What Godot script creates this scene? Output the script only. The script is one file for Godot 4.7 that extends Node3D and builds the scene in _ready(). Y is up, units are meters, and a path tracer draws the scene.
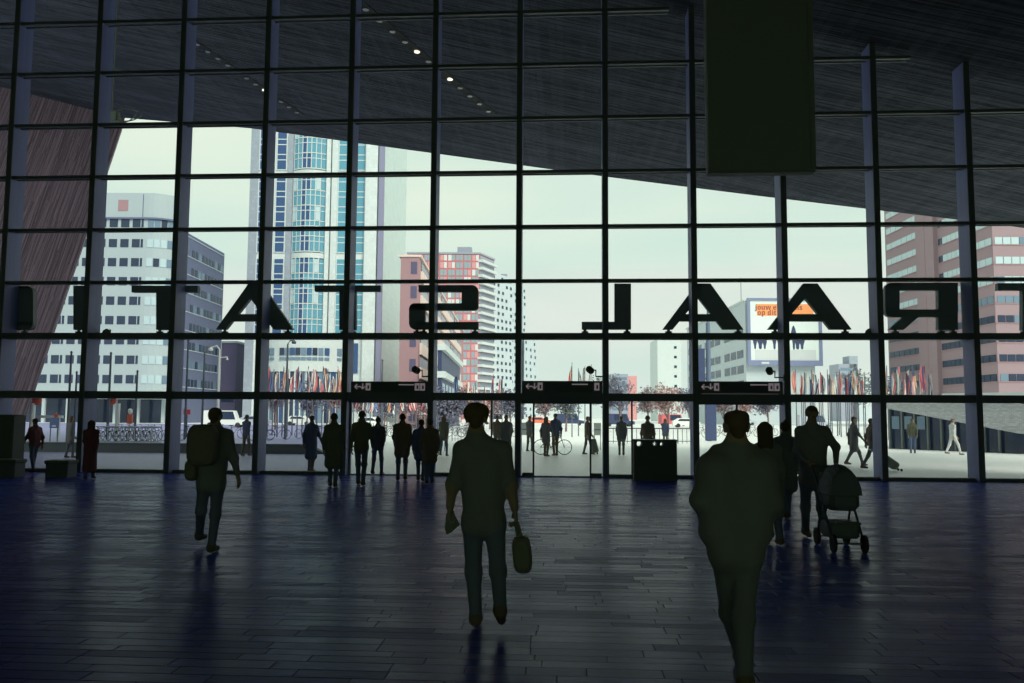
extends Node3D
# A station hall seen against its glass front: hall floor at y = 0, glass front in the plane z = 0, plaza and city towards -z.
const FOCAL := 854.4
const EYE := Vector3(0, 1.68, 23.79)
const YAW := 0.063487      # 3.6375 degrees
const PITCH := 0.086364    # 4.9483 degrees
const ROLL := 0.006335
const ROOF_A := 14.04      # underside of the roof: y = ROOF_A + ROOF_B * x
const ROOF_B := -0.2382
const MULLIONS := [-19.87, -16.25, -13.71, -11.165, -8.637, -6.159, -3.739, -1.318, 1.085, 3.511, 5.957, 8.455, 10.946, 13.44, 15.94, 17.08]
var view: Basis
var tilt: Basis
var mats := {}
var boxes := {}
var used := {}
var rng := RandomNumberGenerator.new()

# ---------------------------------------------------------------- pixels to places
func ray(px: float, py: float) -> Vector3:
	return view * Vector3((px - 512.0) / FOCAL, (341.5 - py) / FOCAL, -1.0)
func at_z(px: float, py: float, z: float) -> Vector3:
	var v := ray(px, py)
	return EYE + v * ((z - EYE.z) / v.z)
func at_y(px: float, py: float, y := 0.0) -> Vector3:
	var v := ray(px, py)
	return EYE + v * ((y - EYE.y) / v.y)
# the city's streets run along the line of sight: a frame with its origin under the camera, turned by YAW
func cp(px: float, py: float, d: float) -> Vector3:
	var v := tilt * Vector3((px - 512.0) / FOCAL, (341.5 - py) / FOCAL, -1.0)
	return Vector3(0, EYE.y, 0) + v * (d / -v.z)
func city_to_world(p: Vector3) -> Vector3:
	return Vector3(EYE.x, 0, EYE.z) + Basis(Vector3.UP, YAW) * p
func roof_y(x: float) -> float:
	return ROOF_A + ROOF_B * x

# ---------------------------------------------------------------- materials
func noise_image(w: int, h: int, fx: float, fy: float, lo: float, hi: float, seed_: int, tint := Color.WHITE) -> ImageTexture:
	var n := FastNoiseLite.new()
	n.seed = seed_
	n.noise_type = FastNoiseLite.TYPE_SIMPLEX_SMOOTH
	n.frequency = 1.0
	n.fractal_octaves = 3
	var im := Image.create(w, h, false, Image.FORMAT_RGB8)
	for y in h:
		for x in w:
			# walk round two circles so that the pattern repeats without a seam
			var a := TAU * x / w
			var b := TAU * y / h
			var v := n.get_noise_3d(cos(a) * fx + cos(b) * fy * 1.3, sin(a) * fx + 7.0, sin(b) * fy * 1.3 + cos(a) * 0.3 * fx)
			var t := clampf(0.5 + 0.75 * v, 0.0, 1.0)
			var s := lerpf(lo, hi, t)
			im.set_pixel(x, y, Color(s * tint.r, s * tint.g, s * tint.b))
	return ImageTexture.create_from_image(im)
# lines that run along u, each of its own tone
func line_image(w: int, h: int, period: int, lo: float, hi: float, seed_: int, groove := 0.6) -> ImageTexture:
	var r := RandomNumberGenerator.new()
	r.seed = seed_
	var im := Image.create(w, h, false, Image.FORMAT_RGB8)
	var rows := h / period
	for k in rows:
		var tone := r.randf_range(lo, hi)
		var cut := r.randi_range(0, w - 1)
		var tone2 := r.randf_range(lo, hi)
		for j in period:
			for x in w:
				var s := tone if (x + cut) % w < w / 2 else tone2
				s *= 1.0 + 0.10 * sin(x * 0.13 + k * 2.1) * sin(x * 0.041 + k)
				if j == 0: s *= groove
				im.set_pixel(x, k * period + j, Color(s, s, s))
	return ImageTexture.create_from_image(im)
func brick_image(w: int, h: int, bw: int, bh: int, joint: Color, seed_: int, spread := 0.06) -> ImageTexture:
	var r := RandomNumberGenerator.new()
	r.seed = seed_
	var im := Image.create(w, h, false, Image.FORMAT_RGB8)
	im.fill(joint)
	for j in h / bh:
		for i in range(-1, w / bw + 1):
			var s := r.randf_range(1.0 - spread, 1.0)
			var x0 := i * bw + (bw / 2 if j % 2 else 0)
			im.fill_rect(Rect2i(x0 + 1, j * bh + 1, bw - 1, bh - 1), Color(s, s, s))
	return ImageTexture.create_from_image(im)
func mat(called: String, c := Color.GRAY, rough := 0.7, metal := 0.0) -> StandardMaterial3D:
	if mats.has(called): return mats[called]
	var m := StandardMaterial3D.new()
	m.resource_name = called
	m.albedo_color = c
	m.roughness = rough
	m.metallic = metal
	mats[called] = m
	return m
func triplanar(m: StandardMaterial3D, t: Texture2D, s: Vector3) -> void:
	m.albedo_texture = t
	m.uv1_triplanar = true
	m.uv1_world_triplanar = true
	m.uv1_scale = s

# ---------------------------------------------------------------- shapes
func stool() -> SurfaceTool:
	var st := SurfaceTool.new()
	st.begin(Mesh.PRIMITIVE_TRIANGLES)
	st.set_smooth_group(-1)
	return st
func quad(st: SurfaceTool, a: Vector3, b: Vector3, c: Vector3, d: Vector3) -> void:
	for p in [a, b, c, a, c, d]: st.add_vertex(p)
func box(st: SurfaceTool, c: Vector3, s: Vector3, b := Basis.IDENTITY) -> void:
	var h := s * 0.5
	var p := []
	for k in 8:
		p.append(c + b * Vector3(h.x if k & 1 else -h.x, h.y if k & 2 else -h.y, h.z if k & 4 else -h.z))
	for f in [[0, 2, 3, 1], [4, 5, 7, 6], [0, 4, 6, 2], [1, 3, 7, 5], [2, 6, 7, 3], [0, 1, 5, 4]]:
		quad(st, p[f[0]], p[f[3]], p[f[2]], p[f[1]])
# box whose upright and level edges are chamfered by e
func soft_box(st: SurfaceTool, c: Vector3, s: Vector3, e: float, b := Basis.IDENTITY) -> void:
	var h := s * 0.5
	var ring := func(y: float, inset: float) -> PackedVector3Array:
		var q := PackedVector3Array()
		var x := h.x - inset
		var z := h.z - inset
		for v in [Vector2(-x + e, -z), Vector2(x - e, -z), Vector2(x, -z + e), Vector2(x, z - e), Vector2(x - e, z), Vector2(-x + e, z), Vector2(-x, z - e), Vector2(-x, -z + e)]:
			q.append(c + b * Vector3(v.x, y, v.y))
		return q
	loft(st, [ring.call(-h.y, e * 0.7), ring.call(-h.y + e, 0.0), ring.call(h.y - e, 0.0), ring.call(h.y, e * 0.7)], true)
func loft(st: SurfaceTool, rings: Array, caps := true) -> void:
	for k in rings.size() - 1:
		var a: PackedVector3Array = rings[k]
		var b: PackedVector3Array = rings[k + 1]
		for i in a.size():
			var j := (i + 1) % a.size()
			quad(st, a[i], a[j], b[j], b[i])
	if caps:
		for w in [[rings[0], true], [rings[-1], false]]:
			var a: PackedVector3Array = w[0]
			for i in range(1, a.size() - 1):
				if w[1]: st.add_vertex(a[0]); st.add_vertex(a[i + 1]); st.add_vertex(a[i])
				else: st.add_vertex(a[0]); st.add_vertex(a[i]); st.add_vertex(a[i + 1])
func tube(st: SurfaceTool, path: Array, radii, n := 8) -> void:
	var rings := []
	for k in path.size():
		var t: Vector3 = (path[min(k + 1, path.size() - 1)] - path[max(k - 1, 0)]).normalized()
		var u := t.cross(Vector3.UP if absf(t.y) < 0.95 else Vector3.RIGHT).normalized()
		var w := t.cross(u)
		var r: float = radii[k] if radii is Array else radii
		var q := PackedVector3Array()
		for i in n:
			var a := TAU * i / n
			q.append(path[k] + (u * cos(a) + w * sin(a)) * r)
		rings.append(q)
	loft(st, rings, true)
# a polygon in x and y, pushed out from z0 to z1
func plate(st: SurfaceTool, pts: PackedVector2Array, z0: float, z1: float) -> void:
	var t := Geometry2D.triangulate_polygon(pts)
	for k in range(0, t.size(), 3):
		for q in [t[k], t[k + 1], t[k + 2]]: st.add_vertex(Vector3(pts[q].x, pts[q].y, z1))
		for q in [t[k], t[k + 2], t[k + 1]]: st.add_vertex(Vector3(pts[q].x, pts[q].y, z0))
	for i in pts.size():
		var a := pts[i]
		var b := pts[(i + 1) % pts.size()]
		quad(st, Vector3(a.x, a.y, z0), Vector3(b.x, b.y, z0), Vector3(b.x, b.y, z1), Vector3(a.x, a.y, z1))
# a footprint in x and z, raised from y0 to y1 (either may follow the roof through a Callable)
func upright(st: SurfaceTool, pts: PackedVector2Array, y0, y1) -> void:
	var lo := PackedVector3Array()
	var hi := PackedVector3Array()
	for p in pts:
		lo.append(Vector3(p.x, y0.call(p) if y0 is Callable else y0, p.y))
		hi.append(Vector3(p.x, y1.call(p) if y1 is Callable else y1, p.y))
	var t := Geometry2D.triangulate_polygon(pts)
	for k in range(0, t.size(), 3):
		for q in [t[k], t[k + 1], t[k + 2]]: st.add_vertex(hi[q])
		for q in [t[k], t[k + 2], t[k + 1]]: st.add_vertex(lo[q])
	for i in pts.size():
		var j := (i + 1) % pts.size()
		quad(st, lo[i], lo[j], hi[j], hi[i])
func rounded(x0: float, y0: float, x1: float, y1: float, r: Array, n := 6) -> PackedVector2Array:
	# corners in the order (x0,y0) (x1,y0) (x1,y1) (x0,y1)
	var out := PackedVector2Array()
	var cs := [Vector2(x0, y0), Vector2(x1, y0), Vector2(x1, y1), Vector2(x0, y1)]
	for k in 4:
		var rr: float = r[k]
		if rr <= 0.0:
			out.append(cs[k])
			continue
		var c := Vector2(cs[k].x + (rr if k in [0, 3] else -rr), cs[k].y + (rr if k in [0, 1] else -rr))
		for i in n + 1:
			var a := PI + k * PI / 2 + PI / 2 * i / n
			out.append(c + Vector2(cos(a), sin(a)) * rr)
	return out
func finish(st: SurfaceTool) -> ArrayMesh:
	st.generate_normals()
	return st.commit()

# ---------------------------------------------------------------- objects
func numbered(called: String) -> String:
	var n: int = used.get(called, 0)
	used[called] = n + 1
	return called if n == 0 else "%s_%03d" % [called, n]
func tag(o: Node3D, label: String, category: String, group := "", kind := "") -> Node3D:
	o.set_meta("label", label)
	if category: o.set_meta("category", category)
	if group: o.set_meta("group", group)
	if kind: o.set_meta("kind", kind)
	return o
func thing(called: String, label: String, category: String, at: Vector3, turn := 0.0, group := "") -> Node3D:
	var o := Node3D.new()
	o.name = numbered(called)
	add_child(o, true)
	o.position = at
	o.rotation.y = turn
	return tag(o, label, category, group)
func show_mesh(called: String, mesh: Mesh, m: Material, parent: Node3D = null) -> MeshInstance3D:
	var o := MeshInstance3D.new()
	o.mesh = mesh
	if m: o.set_surface_override_material(0, m)
	if parent == null:
		o.name = numbered(called)
		add_child(o, true)
	else:
		o.name = called
		parent.add_child(o, true)
	o.cast_shadow = GeometryInstance3D.SHADOW_CASTING_SETTING_ON
	return o
func obj(called: String, st: SurfaceTool, m: Material, parent: Node3D = null) -> MeshInstance3D:
	return show_mesh(called, finish(st), m, parent)
func setting(called: String, st: SurfaceTool, m: Material, label: String) -> MeshInstance3D:
	var o := show_mesh(called, finish(st), m)
	o.set_meta("kind", "structure")
	o.set_meta("label", label)
	return o
# one piece out of many alike: a shared box mesh, stretched
func piece(parent: Node3D, called: String, m: StandardMaterial3D, c: Vector3, s: Vector3, turn := 0.0) -> MeshInstance3D:
	if not boxes.has(m):
		var b := BoxMesh.new()
		b.size = Vector3.ONE
		b.material = m
		boxes[m] = b
	var o := MeshInstance3D.new()
	o.mesh = boxes[m]
	o.name = called
	o.transform = Transform3D(Basis(Vector3.UP, turn) * Basis.from_scale(s), c)
	parent.add_child(o, true)
	return o
func copy_of(o: Node3D, label: String, at: Vector3, turn := 0.0) -> Node3D:
	var c: Node3D = o.duplicate()
	c.name = numbered(String(o.get_meta("base_name")))
	add_child(c, true)
	c.position = at
	c.rotation.y = turn
	c.set_meta("label", label)
	return c

# ================================================================ the scene
func _ready() -> void:
	rng.seed = 20140317
	tilt = Basis(Vector3.RIGHT, PITCH) * Basis(Vector3.BACK, ROLL)
	view = Basis(Vector3.UP, YAW) * tilt
	camera_and_light()
	make_materials()
	build_hall()
	build_front()
	build_roof()
	build_plaza()
	build_city()
	build_letters()
	build_hall_things()
	build_plaza_things()
	build_people()

func camera_and_light() -> void:
	var cam := Camera3D.new()
	cam.name = "camera"
	cam.fov = rad_to_deg(2.0 * atan(341.5 / FOCAL))
	cam.near = 0.1
	cam.far = 3000.0
	cam.position = EYE
	cam.basis = view
	add_child(cam)
	# an even, slightly green white overcast with faint long bands of cloud
	var n := FastNoiseLite.new()
	n.seed = 5
	n.frequency = 1.0
	n.fractal_octaves = 4
	var im := Image.create(768, 384, false, Image.FORMAT_RGB8)
	for y in 384:
		var up := PI / 2 - PI * (y + 0.5) / 384
		for x in 768:
			var a := TAU * x / 768
			var s := n.get_noise_3d(cos(a) * cos(up) * 1.6, sin(up) * 9.0, sin(a) * cos(up) * 1.6)
			var t := clampf(0.5 + 1.1 * s, 0.0, 1.0)
			im.set_pixel(x, y, Color8(206, 229, 217).lerp(Color8(224, 238, 221), t))
	var sm := PanoramaSkyMaterial.new()
	sm.panorama = ImageTexture.create_from_image(im)
	var sky := Sky.new()
	sky.sky_material = sm
	var env := Environment.new()
	env.background_mode = Environment.BG_SKY
	env.sky = sky
	env.tonemap_mode = Environment.TONE_MAPPER_LINEAR
	env.tonemap_exposure = 1.13
	env.sdfgi_enabled = true
	env.ssao_enabled = true
	env.ssil_enabled = true
	var we := WorldEnvironment.new()
	we.name = "environment"
	we.environment = env
	add_child(we)
	# the sun behind thin cloud, from over the station: very soft
	var sun := DirectionalLight3D.new()
	sun.name = "sun"
	sun.light_color = Color(1.0, 0.99, 0.93)
	sun.light_energy = 0.75
	sun.light_angular_distance = 25.0
	sun.shadow_enabled = true
	sun.basis = Basis.looking_at(Vector3(-0.48, -0.60, -0.64))
	add_child(sun)

func make_materials() -> void:
	mat("hall_plaster", Color8(186, 188, 182), 0.85)
	mat("joint", Color8(62, 72, 112), 0.6)
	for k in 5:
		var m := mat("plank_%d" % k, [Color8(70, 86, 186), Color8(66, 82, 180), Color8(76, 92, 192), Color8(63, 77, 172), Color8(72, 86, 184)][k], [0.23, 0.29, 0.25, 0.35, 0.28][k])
		m.metallic_specular = 0.12   # low specular; blue colour and rim stand in for bluish reflected light
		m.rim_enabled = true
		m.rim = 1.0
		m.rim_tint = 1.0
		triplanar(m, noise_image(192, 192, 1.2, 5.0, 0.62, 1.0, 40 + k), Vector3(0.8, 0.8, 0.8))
	mat("frame_skylit", Color8(122, 130, 182), 0.5)  # lavender of the sky-lit mullion sides is put into this colour
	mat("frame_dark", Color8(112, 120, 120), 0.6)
	var g := mat("glass", Color(0.8, 0.9, 0.88, 0.04), 0.02)
	g.transparency = BaseMaterial3D.TRANSPARENCY_ALPHA
	g.metallic_specular = 0.03   # reflection kept low so the added panels do not mirror in it
	var soffit := mat("soffit_boards", Color8(100, 103, 114), 0.9)
	soffit.metallic_specular = 0.06
	triplanar(soffit, line_image(256, 512, 8, 0.55, 1.0, 3), Vector3(0.12, 0.25, 0.25))
	mat("slot_black", Color8(22, 24, 24), 0.8)
	var leg := mat("leg_boards", Color8(164, 136, 152), 0.75)
	leg.albedo_texture = line_image(256, 510, 5, 0.58, 1.0, 9, 0.62)
	mat("letter_metal", Color8(118, 126, 128), 0.6)
	var pale := mat("pale_paving", Color8(244, 246, 246), 0.42)
	triplanar(pale, noise_image(256, 256, 3.0, 3.0, 0.92, 1.0, 21), Vector3(0.21, 0.21, 0.21))
	var dark := mat("darker_paving", Color8(152, 150, 204), 0.45)  # plaza ground, darker and bluer on the side of the leg
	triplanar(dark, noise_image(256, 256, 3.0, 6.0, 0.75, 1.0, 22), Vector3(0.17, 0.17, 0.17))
	mat("asphalt", Color8(120, 122, 132), 0.8)
	mat("black_paint", Color8(112, 120, 108), 0.7)
	mat("display_grey", Color8(148, 156, 142), 0.7)
	mat("granite", Color8(84, 88, 92), 0.7)
	mat("steel", Color8(150, 156, 166), 0.4, 0.4)
	mat("pole_grey", Color8(84, 90, 104), 0.6)
	mat("white_paint", Color8(232, 236, 230), 0.6)

# ---------------------------------------------------------------- hall
func build_hall() -> void:
	var st := stool()
	box(st, Vector3(-1.4, -0.258, 18.2), Vector3(38.0, 0.5, 37.4))
	var fl := setting("floor", st, mats.joint, "dark bluish floor of long narrow stone strips")
	# strips laid along the glass front; those that show largest are pieces of their own, the rest are joined
	var rest := []
	for k in 5: rest.append(stool())
	var z := 19.2
	var made := 0
	var shared := {}
	while z > -0.34:
		var w := 0.125 + 0.075 * rng.randf()
		var x := -15.5 - rng.randf()
		var right_end := 11.5
		while x < right_end:
			var l := 0.35 + 0.85 * rng.randf()
			l = snappedf(l, 0.1)
			var k := rng.randi_range(0, 4)
			var c := Vector3(x + l / 2, 0, z - w / 2)
			# in the frame and near: about the 300 that show largest
			var dz := EYE.z - c.z
			if dz < 8.3 and absf(c.x + dz * 0.0636) < dz * 0.62 and made < 300 and c.x > -dz * 0.18:
				made += 1
				var key := "%d_%.1f" % [k, l]
				if not shared.has(key):
					var s1 := stool()
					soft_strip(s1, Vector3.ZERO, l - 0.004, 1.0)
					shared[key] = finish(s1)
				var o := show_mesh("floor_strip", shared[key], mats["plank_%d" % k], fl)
				o.position = c
				o.scale = Vector3(1, 1, w - 0.005)
			else:
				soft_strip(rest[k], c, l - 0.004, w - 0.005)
			x += l
		z -= w
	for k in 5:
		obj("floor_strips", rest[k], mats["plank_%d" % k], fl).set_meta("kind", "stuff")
	# walls and ceiling close the hall round the camera
	for s in [[-1, -20.2], [1, 17.4]]:
		st = stool()
		upright(st, PackedVector2Array([Vector2(s[1] - 0.25, -0.3), Vector2(s[1] + 0.25, -0.3), Vector2(s[1] + 0.25, 37), Vector2(s[1] - 0.25, 37)]), -0.3, func(p): return roof_y(p.x))
		setting("wall_left" if s[0] < 0 else "wall_right", st, mats.hall_plaster, "dim plastered side wall of the hall")
	st = stool()
	upright(st, PackedVector2Array([Vector2(-20.4, 36.5), Vector2(17.6, 36.5), Vector2(17.6, 37), Vector2(-20.4, 37)]), -0.3, func(p): return roof_y(p.x))
	setting("wall_back", st, mats.hall_plaster, "dim plastered end wall of the hall")
	st = stool()
	upright(st, PackedVector2Array([Vector2(-20.5, -0.2), Vector2(17.7, -0.2), Vector2(17.7, 37.1), Vector2(-20.5, 37.1)]), func(p): return roof_y(p.x), func(p): return roof_y(p.x) + 0.8)
	setting("ceiling", st, mats.soffit_boards, "dark sloping boarded ceiling of the hall")


func soft_strip(st: SurfaceTool, c: Vector3, l: float, w: float) -> void:
	# a strip of stone with its upper edges eased, from the joint bed up to y = 0
	var e := 0.004
	var rings := []
	for q in [[-0.018, 0.0], [-0.003, 0.0], [0.0, e]]:
		var x: float = l / 2 - q[1]
		var z: float = w / 2 - q[1]
		rings.append(PackedVector3Array([c + Vector3(-x, q[0], -z), c + Vector3(x, q[0], -z), c + Vector3(x, q[0], z), c + Vector3(-x, q[0], z)]))
	loft(st, rings, true)

# ---------------------------------------------------------------- glass front
const LEVELS := [[0.0, 0.09], [2.09, 2.30], [3.80, 3.97], [5.41, 5.50], [6.96, 7.05], [8.54, 8.63], [10.11, 10.20], [11.69, 11.78], [13.26, 13.35], [14.84, 14.93], [16.42, 16.51]]
func build_front() -> void:
	var root := Node3D.new()
	root.name = "window_1"
	add_child(root)
	root.set_meta("kind", "structure")
	root.set_meta("label", "tall glass front of the hall with dark steel mullions")
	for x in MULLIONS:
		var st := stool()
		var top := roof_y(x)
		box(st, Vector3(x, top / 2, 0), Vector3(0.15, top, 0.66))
		var fin := obj("mullion", st, mats.frame_skylit, root)
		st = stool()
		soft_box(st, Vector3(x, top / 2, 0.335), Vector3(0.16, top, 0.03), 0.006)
		obj("shaded_front", st, mats.frame_dark, fin)  # added front strip: its duller colour carries the shade of the front face
	var n := MULLIONS.size()
	for k in LEVELS.size():
		var a: float = LEVELS[k][0]
		var b: float = LEVELS[k][1]
		for i in range(n - 1):
			var x0: float = MULLIONS[i] + 0.078
			var x1: float = MULLIONS[i + 1] - 0.078
			x1 = minf(x1, (ROOF_A - b) / -ROOF_B)
			if x1 - x0 < 0.1: continue
			var deep := 0.34 if k in [1, 2] else 0.1
			var z := 0.14 if k in [1, 2] else 0.26
			if k == 0:
				deep = 0.2
				z = 0.0
			var door: bool = k == 0 and i in [5, 7, 9]
			var nearer := (EYE.z - z) / EYE.z
			var c := Vector3((x0 + x1) / 2, EYE.y + ((a + b) / 2 - EYE.y) * nearer, z)
			piece(root, "transom", mats.frame_dark, c if not door else c - Vector3(0, 0.03, 0), Vector3(x1 - x0, b - a if not door else 0.03, deep))
			if k > 2: piece(root, "glazing_bead", mats.frame_dark, c + Vector3(0, 0, -z), Vector3(x1 - x0, 0.04, 0.05))
	# one pane in every field; the row by the floor has doors in three bays
	for i in range(n - 1):
		var x0: float = MULLIONS[i] + 0.08
		var x1: float = MULLIONS[i + 1] - 0.08
		for k in LEVELS.size():
			if k == 0 and i in [5, 7, 9]: continue
			var y0: float = LEVELS[k][1]
			var y1: float = LEVELS[k + 1][0] if k + 1 < LEVELS.size() else 99.0
			if roof_y(x0) < y0 + 0.05: continue
			if y1 <= roof_y(x1):
				piece(root, "pane", mats.glass, Vector3((x0 + x1) / 2, (y0 + y1) / 2, 0), Vector3(x1 - x0, y1 - y0, 0.016))
			else:
				var pts := PackedVector2Array([Vector2(x0, y0)])
				if roof_y(x1) > y0: pts.append_array([Vector2(x1, y0), Vector2(x1, minf(y1, roof_y(x1)))])
				else: pts.append(Vector2((ROOF_A - y0) / -ROOF_B, y0))
				if y1 < roof_y(x0):
					if roof_y(x1) < y1: pts.append(Vector2((ROOF_A - y1) / -ROOF_B, y1))
					pts.append(Vector2(x0, y1))
				else: pts.append(Vector2(x0, roof_y(x0)))
				var st := stool()
				plate(st, pts, -0.008, 0.008)
				obj("pane", st, mats.glass, root)
	# slim uprights that halve the lowest fields
	for q in [[491.5, 6], [632.0, 8]]:
		var p := at_z(q[0], 440, 0)
		piece(root, "glazing_bar", mats.frame_dark, Vector3(p.x, 1.09, 0), Vector3(0.045, 2.0, 0.07))
	# sliding doors: one fully open, one with fixed side lights, one shut in the middle
	door("door_1", 5, [0.10, 2.32], [])
	door("door_2", 7, [at_z(533.5, 440, 0).x - MULLIONS[7], at_z(590.5, 440, 0).x - MULLIONS[7]], [[0.1, 0.0], [0.0, 2.3]])
	door("door_3", 9, [at_z(737.5, 440, 0).x - MULLIONS[9]], [[0.1, 2.3]])

func door(called: String, bay: int, stiles: Array, _gaps: Array) -> void:
	var x0: float = MULLIONS[bay] + 0.08
	var x1: float = MULLIONS[bay + 1] - 0.08
	var root := Node3D.new()
	root.name = called
	add_child(root)
	root.set_meta("kind", "structure")
	root.set_meta("label", "glass sliding door in the lowest row of the front")
	for s in stiles:
		piece(root, "door_stile", mats.frame_dark, Vector3(MULLIONS[bay] + s, 1.05, -0.04), Vector3(0.05, 2.08, 0.06))
	var fields := []
	if bay == 7:
		fields = [[x0, MULLIONS[bay] + stiles[0]], [MULLIONS[bay] + stiles[1], x1]]
	elif bay == 9:
		fields = [[x0, MULLIONS[bay] + stiles[0]], [MULLIONS[bay] + stiles[0], x1]]
	for f in fields:
		piece(root, "door_pane", mats.glass, Vector3((f[0] + f[1]) / 2, 1.09, -0.04), Vector3(f[1] - f[0] - 0.05, 2.0, 0.014))
		piece(root, "bottom_rail", mats.frame_dark, Vector3((f[0] + f[1]) / 2, 0.06, -0.04), Vector3(f[1] - f[0] - 0.05, 0.1, 0.05))
	piece(root, "threshold", mats.steel, Vector3((x0 + x1) / 2, 0.008, -0.04), Vector3(x1 - x0, 0.016, 0.24))
	piece(root, "door_track", mats.frame_dark, Vector3((x0 + x1) / 2, 2.05, -0.04), Vector3(x1 - x0, 0.08, 0.14))

# ---------------------------------------------------------------- canopy over the plaza, its leg and its light slots
func build_roof() -> void:
	var foot := PackedVector2Array([Vector2(-46, -0.2), Vector2(24, -0.2), Vector2(24, -10.6), Vector2(17.55, -12.7), Vector2(8.97, -15.8), Vector2(1.68, -18.25), Vector2(-4.0, -19.95), Vector2(-18.6, -24.3), Vector2(-28.8, -28.9), Vector2(-46, -30.5)])
	var st := stool()
	upright(st, foot, func(p): return roof_y(p.x), func(p): return roof_y(p.x) + 0.9)
	var canopy := setting("roof_canopy", st, mats.soffit_boards, "huge boarded canopy reaching out over the plaza")
	# slots with spotlights, let into the underside
	var lamp := mat("spot_glow", Color8(255, 250, 235), 0.4)
	lamp.emission_enabled = true
	lamp.emission = Color(1.0, 0.97, 0.88)
	lamp.emission_energy_multiplier = 1.0
	var off := mat("spot_glass", Color8(120, 128, 130), 0.15)
	for s in [[Vector2(-16.5, -10.6), Vector2(-13.9, -19.0), [0.72, 0.66], "spotlight slot in the canopy underside close to the leaning leg"], [Vector2(-7.4, -3.2), Vector2(-3.2, -12.4), [0.41, 0.68], "longer spotlight slot in the canopy underside above the doors"]]:
		var a: Vector2 = s[0]
		var b: Vector2 = s[1]
		var mid := (a + b) / 2
		var t := thing("light_slot", s[3], "lamp", Vector3(mid.x, roof_y(mid.x), mid.y))
		var da := Vector3(a.x - mid.x, roof_y(a.x) - roof_y(mid.x) - 0.015, a.y - mid.y)
		var db := Vector3(b.x - mid.x, roof_y(b.x) - roof_y(mid.x) - 0.015, b.y - mid.y)
		var along := (db - da).normalized()
		var side := along.cross(Vector3.UP).normalized()
		side = Vector3(side.x, side.x * ROOF_B, side.z).normalized()   # the slot lies in the slope of the underside
		var bs := Basis(side, side.cross(along).normalized() * -1.0, along)
		st = stool()
		box(st, Vector3.ZERO + Vector3(0, 0.0, 0), Vector3(0.5, 0.05, (db - da).length()), bs)
		obj("slot", st, mats.slot_black, t)
		for k in 13:
			var u := (k + 0.5) / 13.0
			var p := da.lerp(db, u) - Vector3(0, 0.03, 0)
			var on := false
			for v in s[2]:
				if absf(u - v) < 0.039: on = true
			st = stool()
			tube(st, [p + Vector3(0, 0.02, 0), p - Vector3(0, 0.03, 0)], 0.11, 12)
			obj("spotlight", st, lamp if on else off, t)
			if on:
				var l := SpotLight3D.new()
				l.name = "light"
				l.light_color = Color(1.0, 0.97, 0.88)
				l.light_energy = 3.0
				l.light_size = 0.1
				l.spot_range = 60.0
				l.spot_angle = 35.0
				l.spot_attenuation = 2.0
				l.shadow_enabled = true
				l.rotation.x = -PI / 2
				l.position = p - Vector3(0, 0.06, 0)
				t.add_child(l)
	# the leaning leg on which the canopy comes down
	var top := Vector3(-28.8, roof_y(-28.8), -28.9)
	var base := at_y(17.0, 441.0)
	var lw := Vector3(-16.0, 0, 1.5)
	var quad_ := [base, base + Vector3(-7.0, 0, 1.0), Vector3(-46, roof_y(-46), -27.0), top]
	var back := Vector3(-1.6, 0, -2.6)
	st = stool()
	var uv := [Vector2(0, 0), Vector2(0, 7), Vector2(1, 17), Vector2(1, 0)]
	var h := 26.0
	for f in [[0, 1, 2, 3]]:
		for q in [[0, 1, 2], [0, 2, 3]]:
			for w in q:
				var p: Vector3 = quad_[w]
				st.set_uv(uvs_on_leg(p, base, top))
				st.add_vertex(p)
	for e in [[0, 1], [1, 2], [2, 3], [3, 0]]:
		var a: Vector3 = quad_[e[0]]
		var b: Vector3 = quad_[e[1]]
		for p in [a, b, b + back, a, b + back, a + back]:
			st.set_uv(uvs_on_leg(p, base, top))
			st.add_vertex(p)
	for q in [[0, 2, 1], [0, 3, 2]]:
		for w in q:
			st.set_uv(uvs_on_leg(quad_[w] + back, base, top))
			st.add_vertex(quad_[w] + back)
	var leg := setting("column_leg", st, mats.leg_boards, "leaning board-clad leg carrying the canopy")
	# loose cables bundled at the head of the leg
	var c0 := at_z(112, 118, -8.0)
	var t := thing("cable_bundle", "tangled dark cables on a bracket near the top of the leaning leg", "cable", c0)
	st = stool()
	soft_box(st, Vector3(0, 0.05, 0), Vector3(0.55, 0.42, 0.3), 0.04)
	obj("bracket", st, mats.black_paint, t)
	for r in [[0.0, -0.22, 1.15, 0.12], [0.1, -0.30, 0.95, 0.2], [-0.1, 0.2, 1.0, 0.28]]:
		st = stool()
		var path := []
		for k in 15:
			var u := k / 14.0
			path.append(Vector3(lerpf(r[0], r[2], u), r[1] * sin(PI * u) + r[3] * u, 0.1 * sin(u * 5.0)))
		tube(st, path, 0.022, 6)
		obj("cable", st, mats.black_paint, t)
	st = stool()
	tube(st, [Vector3(0, 0.1, 0), Vector3(0, roof_y(c0.x) - c0.y + 0.02, 0)], 0.03, 8)
	obj("hanger", st, mats.black_paint, t)
func uvs_on_leg(p: Vector3, base: Vector3, top: Vector3) -> Vector2:
	var along := (top - base).normalized()
	var across := Vector3(-1, 0, 0)
	across = (across - along * across.dot(along)).normalized()
	return Vector2((p - base).dot(along) / 9.0, (p - base).dot(across) / 5.0)

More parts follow.
